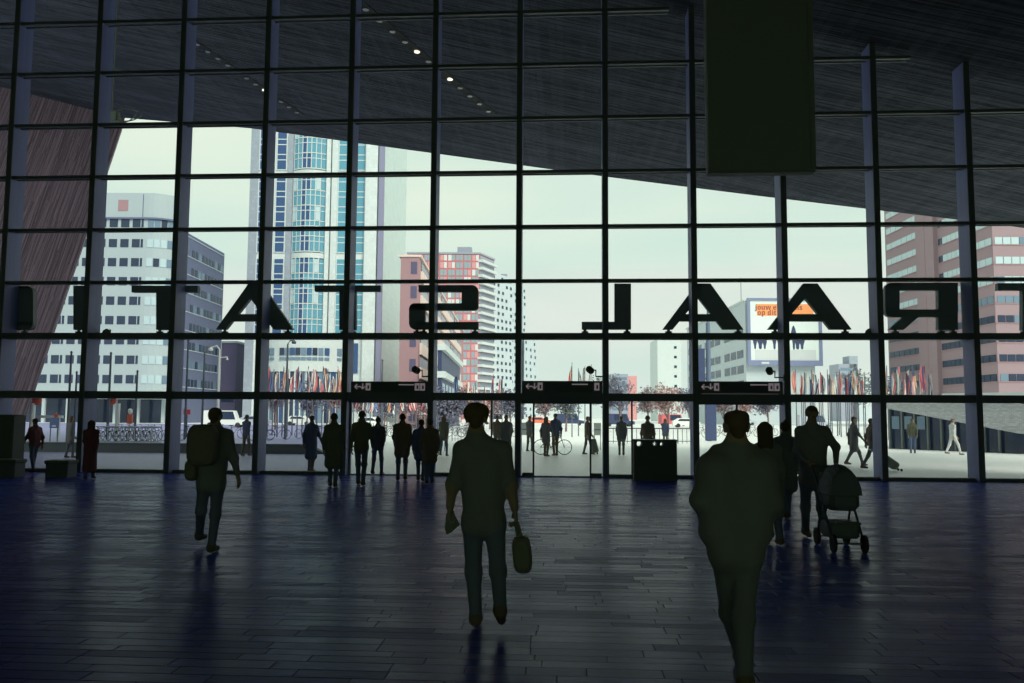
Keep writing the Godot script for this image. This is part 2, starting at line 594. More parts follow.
# ---------------------------------------------------------------- plaza and city
func build_plaza() -> void:
	var far_edge := at_y(338, 425.0, -0.03)
	var edge := Vector2(far_edge.x, far_edge.z)
	var st := stool()
	upright(st, PackedVector2Array([Vector2(-6.2, -0.35), Vector2(260, -0.35), Vector2(260, -520), Vector2(-320, -520), Vector2(-320, -120), edge]), -0.6, -0.03)
	setting("ground_plaza", st, mats.pale_paving, "pale stone paving of the plaza")
	st = stool()
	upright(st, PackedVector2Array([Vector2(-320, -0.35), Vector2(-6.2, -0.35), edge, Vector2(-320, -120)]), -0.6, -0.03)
	setting("ground_paving", st, mats.darker_paving, "darker part of the plaza paving beside the leaning leg")

# a building in the city's frame: its origin at (px, d), its walls square to the streets
var O := Vector3.ZERO
func building(called: String, label: String, px: float, d: float, category := "building") -> Node3D:
	O = cp(px, 415.0, d)
	O.y = -0.03
	return thing(called, label, category, city_to_world(O), YAW)
func lp(px: float, py: float, d: float) -> Vector3:
	return cp(px, py, d) - O
func side_d(px0: float, d0: float, px: float) -> float:
	# depth at which a wall that runs straight back from (px0, d0) is seen at px
	return d0 * (px0 - 512.0) / (px - 512.0)

func build_city() -> void:
	mat("office_wall", Color8(172, 186, 190), 0.7)
	mat("white_wall", Color8(204, 214, 214), 0.7)
	mat("white_wall_cool", Color8(190, 202, 208), 0.7)
	mat("grey_wall", Color8(104, 112, 142), 0.75)
	mat("dark_glass", Color8(46, 58, 82), 0.12)
	mat("mid_glass", Color8(112, 136, 156), 0.12)
	mat("pale_glass", Color8(186, 208, 214), 0.15)
	mat("cyan_glass", Color8(96, 156, 178), 0.12)
	mat("blue_glass", Color8(54, 84, 130), 0.12)
	mat("navy", Color8(50, 62, 98), 0.5)
	mat("pink_brick", Color8(156, 134, 142), 0.8)
	mat("brown_brick", Color8(166, 132, 138), 0.8)
	mat("cream_wall", Color8(226, 206, 198), 0.75)
	mat("red_frame", Color8(188, 112, 120), 0.65)
	mat("panel_white", Color8(204, 210, 212), 0.5)
	mat("panel_pink", Color8(206, 148, 150), 0.6)
	mat("panel_teal", Color8(136, 164, 168), 0.35)
	mat("panel_grey", Color8(150, 156, 172), 0.4)
	mat("corner_tile", Color8(138, 138, 166), 0.7)
	mat("purple_wall", Color8(92, 88, 118), 0.8)
	var tiles := mat("tile_wall", Color8(218, 228, 228), 0.6)
	triplanar(tiles, brick_image(128, 128, 16, 16, Color(0.92, 0.93, 0.94), 31), Vector3(0.16, 0.16, 0.16))
	var tiles2 := mat("tile_wall_grey", Color8(158, 168, 182), 0.6)
	triplanar(tiles2, brick_image(128, 128, 16, 16, Color(0.88, 0.9, 0.92), 32), Vector3(0.16, 0.16, 0.16))
	var side := mat("panel_side", Color8(208, 222, 220), 0.5)
	triplanar(side, brick_image(128, 128, 8, 16, Color(0.85, 0.9, 0.9), 33), Vector3(0.1, 0.1, 0.1))
	city_office()
	city_tower()
	city_street()
	city_screen_house()
	city_brick_block()
	pavilion()

# white office block with a rounded corner and a grey wing
func city_office() -> void:
	var d := 148.0
	var b := building("office_block", "white office block with rounded corner and rows of dark windows", -12.0, d)
	var w := lp(173, 300, d).x
	var R := 5.0
	var top := lp(100, 219, d).y
	var back := 25.5
	var foot := PackedVector2Array([Vector2(0, 0), Vector2(w - R, 0)])
	for k in range(1, 9):
		var a := PI / 2 * k / 8
		foot.append(Vector2(w - R + R * sin(a), -R + R * cos(a)))
	foot.append_array([Vector2(w, -R - 0.4), Vector2(0, -R - 0.4)])
	var st := stool()
	upright(st, foot, lp(100, 396, d).y, top)
	obj("wall", st, mats.office_wall, b)
	st = stool()
	upright(st, PackedVector2Array([Vector2(0, -R - 0.4), Vector2(w, -R - 0.4), Vector2(w, -back), Vector2(0, -back)]), 0.0, top - 1.2)
	obj("wing_wall", st, mats.grey_wall, b)
	# roof slab with a thin dark edge, and the plant storey with a rounded end
	st = stool()
	var eave := PackedVector2Array()
	for p in foot: eave.append(p + Vector2(0.35 if p.x > 1 else 0.0, 0.35 if p.y > -R - 2 else 0.0))
	upright(st, eave, top, top + 0.3)
	obj("roof_edge", st, mats.grey_wall, b)
	var px0 := lp(103, 200, d).x
	var R2 := R * 0.85
	var pent := PackedVector2Array([Vector2(px0, -0.6), Vector2(w - 0.9 - R2, -0.6)])
	for k in range(1, 9):
		var a := PI / 2 * k / 8
		pent.append(Vector2(w - 0.9 - R2 + R2 * sin(a), -0.6 - R2 + R2 * cos(a)))
	pent.append_array([Vector2(w - 0.9, -7), Vector2(px0, -7)])
	st = stool()
	upright(st, pent, top + 0.3, lp(120, 192, d).y)
	obj("plant_storey", st, mats.office_wall, b)
	var q0 := lp(116.5, 210, d)
	var q1 := lp(127, 199, d)
	piece(b, "louvre_panel", mats.brown_brick, Vector3((q0.x + q1.x) / 2, (q0.y + q1.y) / 2, -0.58), Vector3(q1.x - q0.x, q1.y - q0.y, 0.1))
	piece(b, "joint", mats.grey_wall, Vector3(lp(142, 200, d).x, (top + lp(120, 192, d).y) / 2, -0.58), Vector3(0.12, lp(120, 192, d).y - top - 0.5, 0.06))
	# window rows
	var rows := [223, 243, 262, 281, 300.5, 320, 340, 359.5, 379]
	for r in rows.size():
		var y := lp(100, rows[r], d).y
		var k := 0
		var x := 31.0
		while x < 136:
			var wide: float = [8.2, 8.2, 11.0][k % 3]
			if x > 34:
				var a := lp(x, 300, d).x
				var c := lp(x + wide, 300, d).x
				piece(b, "window", mats.dark_glass, Vector3((a + c) / 2, y, 0.0), Vector3(c - a, 1.45, 0.12))
				if k % 3 == 2:
					piece(b, "window_post", mats.office_wall, Vector3(c - 0.45, y, 0.05), Vector3(0.12, 1.45, 0.1))
			x += wide + 3.4
			k += 1
		# the rounded corner: a band of panes that follows the bend
		for i in 7:
			var a := PI / 2 * (i + 0.5) / 7
			var p := Vector3(w - R + (R + 0.0) * sin(a), y, -R + R * cos(a))
			var g: StandardMaterial3D = mats.pale_glass if r > 0 and i in [0, 1, 2] else mats.mid_glass
			if i in [6, 4]: g = mats.dark_glass
			if rng.randf() < 0.25: g = mats.dark_glass
			piece(b, "window", g, p, Vector3(R * PI / 2 / 7 * 0.86, 1.45, 0.14), a)
		# the wing's windows run straight back
		for i in 13:
			if r == 0: break
			var z := -R - 3.6 - i * 1.75
			if z < -back + 0.6: break
			piece(b, "window", mats.dark_glass if rng.randf() < 0.75 else mats.mid_glass, Vector3(w, y - 0.3, z), Vector3(0.12, 1.35, 1.2))
		piece(b, "sill_band", mats.white_wall_cool, Vector3(w, y - 1.1, -R - 0.4 - (back - R - 0.4) / 2), Vector3(0.2, 0.14, back - R - 0.4))
	# open ground floor: dark glass behind white posts
	st = stool()
	box(st, Vector3(w / 2, lp(100, 396, d).y / 2, -4.0), Vector3(w, lp(100, 396, d).y, 1.0))
	obj("shop_front", st, mats.dark_glass, b)
	for x in [47.0, 71.0, 94.0, 118.0, 141.0, 166.0]:
		var a := lp(x, 300, d).x
		piece(b, "post", mats.office_wall, Vector3(a, lp(100, 396, d).y / 2, -0.8), Vector3(0.5, lp(100, 396, d).y, 0.5))
	piece(b, "ground_floor_canopy", mats.office_wall, Vector3(w * 0.8, lp(100, 398, d).y, 1.0), Vector3(w * 0.5, 0.35, 3.0))
	# a low purple-grey block between the office and the tower
	var c := building("rear_block", "plain purple-grey block between the office block and the glass tower", 219.0, 176.0)
	st = stool()
	var e := lp(237, 343, 176)
	box(st, Vector3(e.x / 2, e.y / 2, -6), Vector3(e.x, e.y, 12))
	obj("wall", st, mats.purple_wall, c)
	piece(c, "roof_edge", mats.office_wall, Vector3(e.x / 2, e.y + 0.2, -6), Vector3(e.x + 0.4, 0.4, 12.4))
	for i in 3:
		piece(c, "window", mats.dark_glass, Vector3(e.x * (0.25 + 0.25 * i), e.y * 0.3, 0), Vector3(1.0, 1.6, 0.1))

# glass and tile tower, five storeys to a module
func city_tower() -> void:
	var d := 165.0
	var b := building("glass_tower", "tall pale tiled tower with turquoise and dark blue window columns", 243.7, d)
	var w := lp(382, 220, d).x
	var deep := side_d(382, d, 405.5) - d
	var top := lp(300, 20, d).y
	var st := stool()
	box(st, Vector3(w / 2, top / 2, -deep / 2), Vector3(w, top, deep))
	obj("wall", st, mats.tile_wall, b)
	st = stool()
	box(st, Vector3(w + 0.06, top / 2, -deep / 2), Vector3(0.12, top, deep - 0.2))
	obj("side_cladding", st, mats.panel_side, b)
	var col := func(x0: float, x1: float, m: StandardMaterial3D, part: String, y0: float, y1: float, z: float):
		var a := lp(x0, 220, d).x
		var c := lp(x1, 220, d).x
		piece(b, part, m, Vector3((a + c) / 2, (y0 + y1) / 2, z), Vector3(c - a, y1 - y0, 0.3))
	col.call(249.0, 257.5, mats.tile_wall_grey, "corner_pier", 0.0, top, 0.05)
	col.call(286.5, 292.0, mats.tile_wall_grey, "pier", 0.0, top, 0.05)
	# pilasters stand proud of the wall with deep open joints between them
	for q in [[326.3, 330.3, "tile_wall", "pilaster"], [331.8, 337.4, "tile_wall", "pilaster"], [365.5, 377.4, "tile_wall", "pilaster"], [378.9, 384.0, "corner_tile", "corner_strip"]]:
		var xa := lp(q[0], 220, d).x
		var xb := lp(q[1], 220, d).x
		piece(b, q[3], mats[q[2]], Vector3((xa + xb) / 2, top / 2, 0.45), Vector3(xb - xa, top, 0.9))
	# modules: glass bottoms and tops as heights (metres), 5 floors each
	var mods := []
	for k in range(-1, 3):
		mods.append([lp(300, 335.0 - k * 82.4 + 82.4 * 0, d).y, lp(300, 259.0 - k * 82.4, d).y])
	for m in mods:
		if m[0] > top - 4: continue
		var y0: float = maxf(m[0], lp(300, 338, d).y)
		var y1: float = m[1]
		if y1 < y0: continue
		var n := 5
		var fl: float = (y1 - y0) / n
		for f in n:
			var ya := y0 + f * fl
			for c in [[258.5, 262.5, "blue_glass"], [276.0, 284.5, "blue_glass"], [338.0, 347.5, "cyan_glass"], [355.0, 364.0, "cyan_glass"]]:
				col.call(c[0], c[1], mats[c[2]], "window", ya + 0.1, ya + fl * 0.62, 0.02)
				col.call(c[0], c[1], mats[c[2]], "window", ya + fl * 0.68, ya + fl - 0.06, 0.02)
				col.call(c[0] - 0.9, c[1] + 0.9, mats.white_wall, "transom", ya + fl * 0.62, ya + fl * 0.68, 0.06)
				col.call(c[0] - 0.9, c[1] + 0.9, mats.white_wall, "transom", ya - 0.08, ya + 0.1, 0.06)
			# bowed bay of seven lights
			var bx0 := lp(293.5, 220, d).x
			var bx1 := lp(325.5, 220, d).x
			for i in 7:
				var u := (i + 0.5) / 7.0
				var x := lerpf(bx0, bx1, u)
				var a := (u - 0.5) * 1.1
				var z := 0.25 + 1.25 * (1.0 - pow(2.0 * u - 1.0, 2.0))
				var g: StandardMaterial3D = mats.blue_glass if i in [2, 3] and (i == 2 or f % 2 == 0) else (mats.cyan_glass if (i * 3 + f * 2) % 5 < 2 else mats.pale_glass if i in [0, 5] and f % 2 == 0 else mats.cyan_glass)
				piece(b, "bay_pane", g, Vector3(x, ya + fl / 2, z), Vector3((bx1 - bx0) / 7 * 0.88, fl - 0.34, 0.2), a)
				piece(b, "bay_transom", mats.white_wall, Vector3(x, ya, z + 0.03), Vector3((bx1 - bx0) / 7 * 1.06, 0.2, 0.25), a)
				piece(b, "bay_transom", mats.white_wall, Vector3(x, ya + fl * 0.65, z + 0.06), Vector3((bx1 - bx0) / 7 * 1.04, 0.14, 0.25), a)
		# mullions of the bay and the frames of the window columns
		for i in 8:
			var u := i / 7.0
			var z := 0.25 + 1.25 * (1.0 - pow(2.0 * u - 1.0, 2.0))
			piece(b, "bay_mullion", mats.white_wall, Vector3(lerpf(lp(293.5, 220, d).x, lp(325.5, 220, d).x, u), (y0 + y1) / 2, z + 0.04), Vector3(0.16, y1 - y0, 0.3))
		st = stool()
		var pts := PackedVector2Array()
		for i in 9:
			var u := i / 8.0
			pts.append(Vector2(lerpf(lp(292.8, 220, d).x, lp(326.2, 220, d).x, u), 0.35 + 1.3 * (1.0 - pow(2.0 * u - 1.0, 2.0))))
		pts.append_array([Vector2(lp(326.2, 220, d).x, -0.2), Vector2(lp(292.8, 220, d).x, -0.2)])
		upright(st, pts, y1, y1 + 1.0)
		obj("bay_band", st, mats.white_wall, b)
		for x in [258.0, 262.8, 275.3, 285.2, 337.6, 348.0, 354.4, 364.6]:
			col.call(x - 0.5, x + 0.5, mats.white_wall, "frame_post", y0, y1, 0.06)
	# podium: a bowed white storey with a band of windows, glass below
	var y2 := lp(300, 338, d).y
	var pa := lp(266, 355, d).x
	var pb := lp(343, 355, d).x
	st = stool()
	var bow := PackedVector2Array()
	for i in 11:
		var u := i / 10.0
		bow.append(Vector2(lerpf(pa, pb, u), 0.4 + 2.6 * (1.0 - pow(2.0 * u - 1.0, 2.0))))
	bow.append_array([Vector2(pb, -0.1), Vector2(pa, -0.1)])
	upright(st, bow, lp(300, 372, d).y, y2)
	obj("podium_wall", st, mats.white_wall, b)
	for i in 14:
		var u := (i + 0.5) / 14.0
		var z := 0.46 + 2.6 * (1.0 - pow(2.0 * u - 1.0, 2.0))
		var a := (u - 0.5) * 0.9
		if not i in [2, 12]:
			piece(b, "podium_window", [mats.dark_glass, mats.blue_glass, mats.mid_glass][(i * 5) % 3], Vector3(lerpf(pa, pb, u), lp(300, 352.5, d).y, z), Vector3((pb - pa) / 14 * 0.86, 1.4, 0.2), a)
			piece(b, "podium_window", mats.mid_glass, Vector3(lerpf(pa, pb, u), lp(300, 359.5, d).y, z), Vector3((pb - pa) / 14 * 0.86, 0.55, 0.2), a)
		piece(b, "podium_glazing", [mats.blue_glass, mats.mid_glass, mats.dark_glass][i % 3], Vector3(lerpf(pa, pb, u), lp(300, 372, d).y / 2, z - 0.5), Vector3((pb - pa) / 14 * 0.86, lp(300, 372, d).y, 0.2), a)
		piece(b, "podium_post", mats.white_wall, Vector3(lerpf(pa, pb, i / 14.0), lp(300, 372, d).y / 2, z - 0.45), Vector3(0.25, lp(300, 372, d).y, 0.3))
	col.call(352.0, 361.0, mats.blue_glass, "corner_window", lp(300, 373, d).y, lp(300, 343, d).y, 0.02)
	for x in [366.0, 371.0, 376.0]:
		col.call(x, x + 1.0, mats.tile_wall_grey, "fin", 0.0, lp(300, 343, d).y, 0.15)

# the street behind: brown block, balcony block, red framed tower, white dotted slabs
func city_street() -> void:
	var d := 110.0
	var b := building("brown_block", "brown brick block with cream balcony side beside the glass tower", 398.0, d)
	var w := lp(417, 415, d).x
	var top := lp(410, 257, d).y
	var far := side_d(417, d, 462)
	var st := stool()
	box(st, Vector3(w / 2, top / 2, -(far - d) / 2), Vector3(w, top, far - d))
	obj("wall", st, mats.brown_brick, b)
	var rows := 7
	for r in rows:
		var y := top * (r + 0.55) / rows
		piece(b, "window", mats.purple_wall, Vector3(w * 0.72, y, 0), Vector3(0.8, 1.6, 0.1))
		for i in 8:
			var z := -2.0 - i * 11.0
			piece(b, "balcony_front", mats.cream_wall, Vector3(w + 0.15, y - 0.9, z - 5.0), Vector3(0.3, 1.5, 10.4))
			piece(b, "window", mats.panel_grey if (i + r) % 3 else mats.dark_glass, Vector3(w, y + 0.6, z - 5.0), Vector3(0.12, 1.3, 9.0))
	piece(b, "roof_edge", mats.cream_wall, Vector3(w / 2, top + 0.15, -(far - d) / 2), Vector3(w + 0.5, 0.3, far - d + 0.3))
	# dark glass balcony block
	d = 100.0
	b = building("balcony_block", "dark glass block with white slab edges below the brown block", 437.0, d)
	far = side_d(441, d, 459.5)
	w = lp(441, 415, d).x
	top = lp(438, 347, d).y
	st = stool()
	box(st, Vector3(w / 2, top / 2, -(far - d) / 2), Vector3(w, top, far - d))
	obj("wall", st, mats.navy, b)
	for r in 3:
		piece(b, "slab_edge", mats.white_wall, Vector3(w / 2 + 0.2, top * (r + 1) / 3.0, -(far - d) / 2), Vector3(w + 0.5, 0.75, far - d + 0.6))
	for i in 6:
		piece(b, "window", mats.blue_glass, Vector3(w + 0.02, top * 0.5, -2.5 - i * 5.5), Vector3(0.1, 1.3, 4.2))
	# red framed apartment tower with panels of mixed colour
	d = 350.0
	b = building("apartment_tower", "apartment tower with red frames and mixed white and teal panels", 405.0, d)
	w = lp(478, 415, d).x
	top = lp(450, 254, d).y
	var side_w := lp(492, 415, d).x
	st = stool()
	upright(st, PackedVector2Array([Vector2(0, 0), Vector2(w, 0), Vector2(side_w, -14), Vector2(side_w - 6, -30), Vector2(0, -30)]), 0.0, top)
	obj("wall", st, mats.red_frame, b)
	upright_part(b, "roof_edge", PackedVector2Array([Vector2(-0.4, 0.4), Vector2(w + 0.2, 0.4), Vector2(side_w + 0.5, -14), Vector2(side_w - 6, -30), Vector2(-0.4, -30)]), top, top + 0.7, mats.panel_grey)
	piece(b, "roof_plant", mats.panel_grey, Vector3(lp(462, 415, d).x, top + 2.2, -8), Vector3(6, 3.6, 6))
	var nx := 9
	var ny := 20
	var cw := w / nx
	var ch := top / 22.0
	var kinds := [mats.panel_white, mats.panel_grey, mats.panel_teal, mats.panel_pink, mats.panel_grey, mats.panel_white, mats.panel_teal]
	for j in ny:
		for i in nx:
			var u := rng.randi_range(0, 6)
			var y := top - (j + 0.5) * ch
			piece(b, "window", kinds[u], Vector3((i + 0.30) * cw, y, 0.02), Vector3(cw * 0.42, ch * 0.78, 0.2))
			piece(b, "window", kinds[(u + 2) % 7], Vector3((i + 0.74) * cw, y, 0.02), Vector3(cw * 0.36, ch * 0.78, 0.2))
		var yb := top - (j + 0.9) * ch
		var a := Vector3(w, yb, 0)
		var c := Vector3(side_w, yb, -14)
		piece(b, "balcony_slab", mats.panel_white, (a + c) / 2 + Vector3(0.5, 0, 0.5), Vector3((c - a).length(), ch * 0.34, 2.2), atan2(14.0, side_w - w))
		piece(b, "balcony_glazing", mats.panel_grey, (a + c) / 2 + Vector3(0.1, ch * 0.5, 0.1), Vector3((c - a).length() * 0.96, ch * 0.5, 0.3), atan2(14.0, side_w - w))
	# white slabs with scattered small windows, stepping down
	for s in [[491.0, 513.0, 272.0, 281.0, 372.0, "white apartment slab with scattered dark windows beside the red framed tower"], [510.0, 526.0, 282.0, 292.0, 392.0, "white apartment slab with scattered dark windows, middle of three steps"], [524.0, 537.0, 338.0, 342.0, 402.0, "low white apartment slab at the end of the stepped row"]]:
		d = s[4]
		b = building("apartment_slab", s[5], s[0], d)
		var e := lp(s[1], s[3], d + 18)
		var h: float = lp(s[0], s[2], d).y
		var foot := PackedVector2Array([Vector2(0, 0), Vector2(e.x, -18), Vector2(e.x - 4, -34), Vector2(-2, -20)])
		upright_part(b, "wall", foot, 0.0, h, mats.white_wall_cool)
		var n := 5 if s[2] < 300 else 3
		var turn := atan2(18.0, e.x)
		var fh := 3.15
		var rws := int(h / fh)
		for j in rws:
			for i in n:
				if (i * 2 + j) % 3 == 2 and rng.randf() < 0.5: continue
				var u := (i + 0.35 + 0.3 * ((j * 7 + i * 3) % 3) / 3.0) / n
				piece(b, "window", mats.dark_glass, Vector3(e.x * u, h - (j + 0.6) * fh, -18 * u), Vector3(1.5, 1.3, 0.4), turn)
		piece(b, "roof_plant", mats.panel_grey, Vector3(e.x * 0.55, h + 0.8, -16), Vector3(3, 1.6, 3))
	# far block beyond the trees
	d = 420.0
	b = building("far_block", "small hazy block with a blue and a pink half beyond the trees", 611.0, d)
	var f0 := lp(628, 374, d)
	var f1 := lp(637, 376, d)
	piece(b, "wall", mats.panel_grey, Vector3(f0.x / 2, f0.y / 2, -5), Vector3(f0.x, f0.y, 10))
	piece(b, "wall", mats.panel_pink, Vector3((f0.x + f1.x) / 2, f1.y / 2, -5.5), Vector3(f1.x - f0.x, f1.y, 10))
	for j in 6:
		piece(b, "window", mats.mid_glass, Vector3(f0.x / 2, f0.y - 2.2 - j * 3.0, 0.02), Vector3(f0.x * 0.85, 1.3, 0.2))
	d = 400.0
	b = building("far_house", "stepped grey block behind the flags beside the screen house", 840.0, d)
	var g0 := lp(857, 364, d)
	var g1 := lp(850, 356, d)
	piece(b, "wall", mats.panel_grey, Vector3(g0.x / 2, g0.y / 2, -6), Vector3(g0.x, g0.y, 12))
	piece(b, "stair_tower", mats.tile_wall_grey, Vector3((g1.x + g0.x) / 2, g1.y / 2, -4), Vector3(4.0, g1.y, 8))
	piece(b, "wing", mats.white_wall_cool, Vector3(g0.x + 3, g0.y * 0.38, -5), Vector3(6, g0.y * 0.76, 10))
	for j in 4:
		piece(b, "window", mats.mid_glass, Vector3(g0.x * 0.45, g0.y - 2.5 - j * 3.2, 0.02), Vector3(g0.x * 0.7, 1.3, 0.2))
func upright_part(b: Node3D, called: String, pts: PackedVector2Array, y0, y1, m: Material) -> MeshInstance3D:
	var st := stool()
	upright(st, pts, y0, y1)
	return obj(called, st, m, b)

# white house with the big screen on its end
func city_screen_house() -> void:
	var d := 180.0
	var b := building("screen_house", "white house with slanting window bands and a big advertising screen", 747.0, d)
	var w := lp(822, 415, d).x
	var top := lp(747, 301, d).y
	var far := side_d(747, d, 688) - d
	upright_part(b, "wall", PackedVector2Array([Vector2(0, 0), Vector2(w - 1.2, 0), Vector2(w - 1.2, -far), Vector2(0, -far)]), 0.0, top, mats.white_wall_cool)
	for y in [332.0, 353.0, 368.5, 384.0]:
		var h := lp(747, y, d).y
		for i in 3:
			var L := far / 3.0
			piece(b, "window_band", mats.dark_glass, Vector3(0.0, h, -L * (i + 0.5)), Vector3(0.14, 1.7, L * 0.8))
			piece(b, "window_post", mats.white_wall, Vector3(-0.06, h, -L * (i + 0.35)), Vector3(0.1, 1.7, 0.5))
			piece(b, "window_post", mats.white_wall, Vector3(-0.06, h, -L * (i + 0.62)), Vector3(0.1, 1.7, 0.5))
	piece(b, "roof_edge", mats.white_wall, Vector3(w / 2 - 0.4, top + 0.15, -far / 2), Vector3(w, 0.3, far + 0.4))
	piece(b, "antenna", mats.pole_grey, Vector3(0.8, top + 3.0, -6), Vector3(0.1, 6.0, 0.1))
	# blank end slab
	d = 300.0
	var c := building("blank_slab", "blank white end wall with a column of small dark windows", 658.0, d)
	var e := lp(681, 339, d)
	piece(c, "wall", mats.white_wall, Vector3(e.x / 2, e.y / 2, -8), Vector3(e.x, e.y, 16))
	for j in 6:
		piece(c, "window", mats.dark_glass, Vector3(lp(676, 415, d).x, e.y - 3.0 - j * 3.4, 0.02), Vector3(0.9, 0.9, 0.1))
	# the screen
	d = 178.5
	O = cp(747, 415.0, d)
	var lo := lp(748, 365.5, d)
	var hi := lp(821, 298.5, d)
	var base := city_to_world(O + Vector3((lo.x + hi.x) / 2, lo.y, 0))
	var s := thing("advertising_screen", "big advertising screen with orange text box in a blue-grey frame", "screen", base, YAW)
	var W := hi.x - lo.x
	var H := hi.y - lo.y
	var fr := mat("screen_frame", Color8(122, 132, 168), 0.5)
	piece(s, "backing", mats.panel_grey, Vector3(0, H / 2, -0.4), Vector3(W - 0.2, H - 0.2, 0.6))
	piece(s, "frame", fr, Vector3(-W / 2 + 0.3, H / 2, 0), Vector3(0.6, H, 0.5))
	piece(s, "frame", fr, Vector3(W / 2 - 0.3, H / 2, 0), Vector3(0.6, H, 0.5))
	piece(s, "frame", fr, Vector3(0, H - 0.25, 0), Vector3(W - 1.2, 0.5, 0.5))
	piece(s, "frame", fr, Vector3(0, 0.55, 0), Vector3(W - 1.2, 1.1, 0.5))
	var poster := mat("screen_image", Color8(222, 234, 232), 0.4)
	var im := piece(s, "image", poster, Vector3(0, H / 2 + 0.3, -0.06), Vector3(W - 1.1, H - 1.5, 0.1))
	var orange := mat("screen_orange", Color8(246, 158, 96), 0.5)
	piece(s, "text_box", orange, Vector3(0.2, H * 0.825, 0.0), Vector3(W * 0.76, H * 0.175, 0.06))
	for q in [["jouw een", -0.19, 0.862], ["tis", 0.19, 0.862], ["op dit", -0.235, 0.783]]:
		var tm := TextMesh.new()
		tm.text = q[0]
		tm.font_size = 32
		tm.pixel_size = 0.045
		tm.depth = 0.04
		var f := SystemFont.new()
		f.font_names = PackedStringArray(["Droid Sans"])
		f.font_weight = 700
		tm.font = f
		var o := show_mesh("lettering", tm, mat("screen_text", Color8(150, 84, 70), 0.6), s)
		o.position = Vector3(q[1] * W, q[2] * H, 0.05)
	# dark figures along the foot of the picture and the white caption strip
	piece(s, "caption_strip", mats.panel_white, Vector3(0.1, H * 0.16, 0.0), Vector3(W * 0.82, H * 0.15, 0.04))
	piece(s, "caption_strip", mats.panel_white, Vector3(-W * 0.27, 0.55, 0.26), Vector3(W * 0.1, 0.4, 0.04))
	for f in [[-0.40, 0.03, 0.17], [-0.33, 0.05, 0.22], [-0.27, 0.03, 0.15], [-0.14, 0.035, 0.24], [-0.08, 0.03, 0.27], [0.12, 0.035, 0.33], [0.17, 0.05, 0.22], [0.23, 0.04, 0.19]]:
		var pts := PackedVector2Array()
		for k in 14:
			var a := TAU * k / 14
			pts.append(Vector2((f[0] + cos(a) * f[1] * (0.8 + 0.3 * sin(a * 3))) * W, (0.25 + f[2] * 0.5 + sin(a) * f[2] * 0.55) * H))
		var st := stool()
		plate(st, pts, -0.01, 0.02)
		obj("printed_figure", st, mats.navy, s)

# pink brick block with ribbon windows
func city_brick_block() -> void:
	var d := 148.0
	var b := building("brick_block", "tall pink brick block with ribbon windows and a stepped side", 1000.0, d)
	var w := 60.0
	var far := side_d(994, d, 886) - d
	var top := lp(994, 150, d).y
	upright_part(b, "wall", PackedVector2Array([Vector2(0, 0), Vector2(w, 0), Vector2(w, -far), Vector2(0, -far)]), 0.0, top, mats.pink_brick)
	var zc := func(px: float) -> float: return -(side_d(994, d, px) - d)
	piece(b, "pier", mats.pink_brick, Vector3(-0.3, top / 2, (zc.call(920.0) + zc.call(938.0)) / 2), Vector3(0.9, top, zc.call(938.0) - zc.call(920.0)))
	piece(b, "joint", mats.brown_brick, Vector3(-0.5, top / 2, zc.call(929.0)), Vector3(0.6, top, 0.12))
	var y := 377.5
	var k := 0
	while y > 140:
		var h := lp(1000, y, d).y
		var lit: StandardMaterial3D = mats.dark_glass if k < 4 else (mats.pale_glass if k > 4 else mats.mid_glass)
		# the front: a ribbon of separate lights
		for i in 18:
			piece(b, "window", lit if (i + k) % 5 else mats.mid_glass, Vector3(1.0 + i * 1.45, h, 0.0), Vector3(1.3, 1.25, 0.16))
		piece(b, "sill_band", mats.brown_brick, Vector3(w / 2, h - 0.72, 0.04), Vector3(w, 0.14, 0.16))
		# the side: three runs between piers
		for run in [[887.5, 919.0, 6], [939.5, 962.0, 5], [963.0, 993.0, 5]]:
			var z0: float = zc.call(run[0])
			var z1: float = zc.call(run[1])
			for i in run[2]:
				var z := lerpf(z0, z1, (i + 0.5) / run[2])
				var g: StandardMaterial3D = lit
				if run[0] == 939.5 and i == 0: g = mats.dark_glass
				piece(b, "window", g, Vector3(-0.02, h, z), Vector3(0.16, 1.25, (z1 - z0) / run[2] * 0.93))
			piece(b, "sill_band", mats.brown_brick, Vector3(-0.06, h - 0.72, (z0 + z1) / 2), Vector3(0.16, 0.14, z1 - z0))
		y -= 19.55
		k += 1

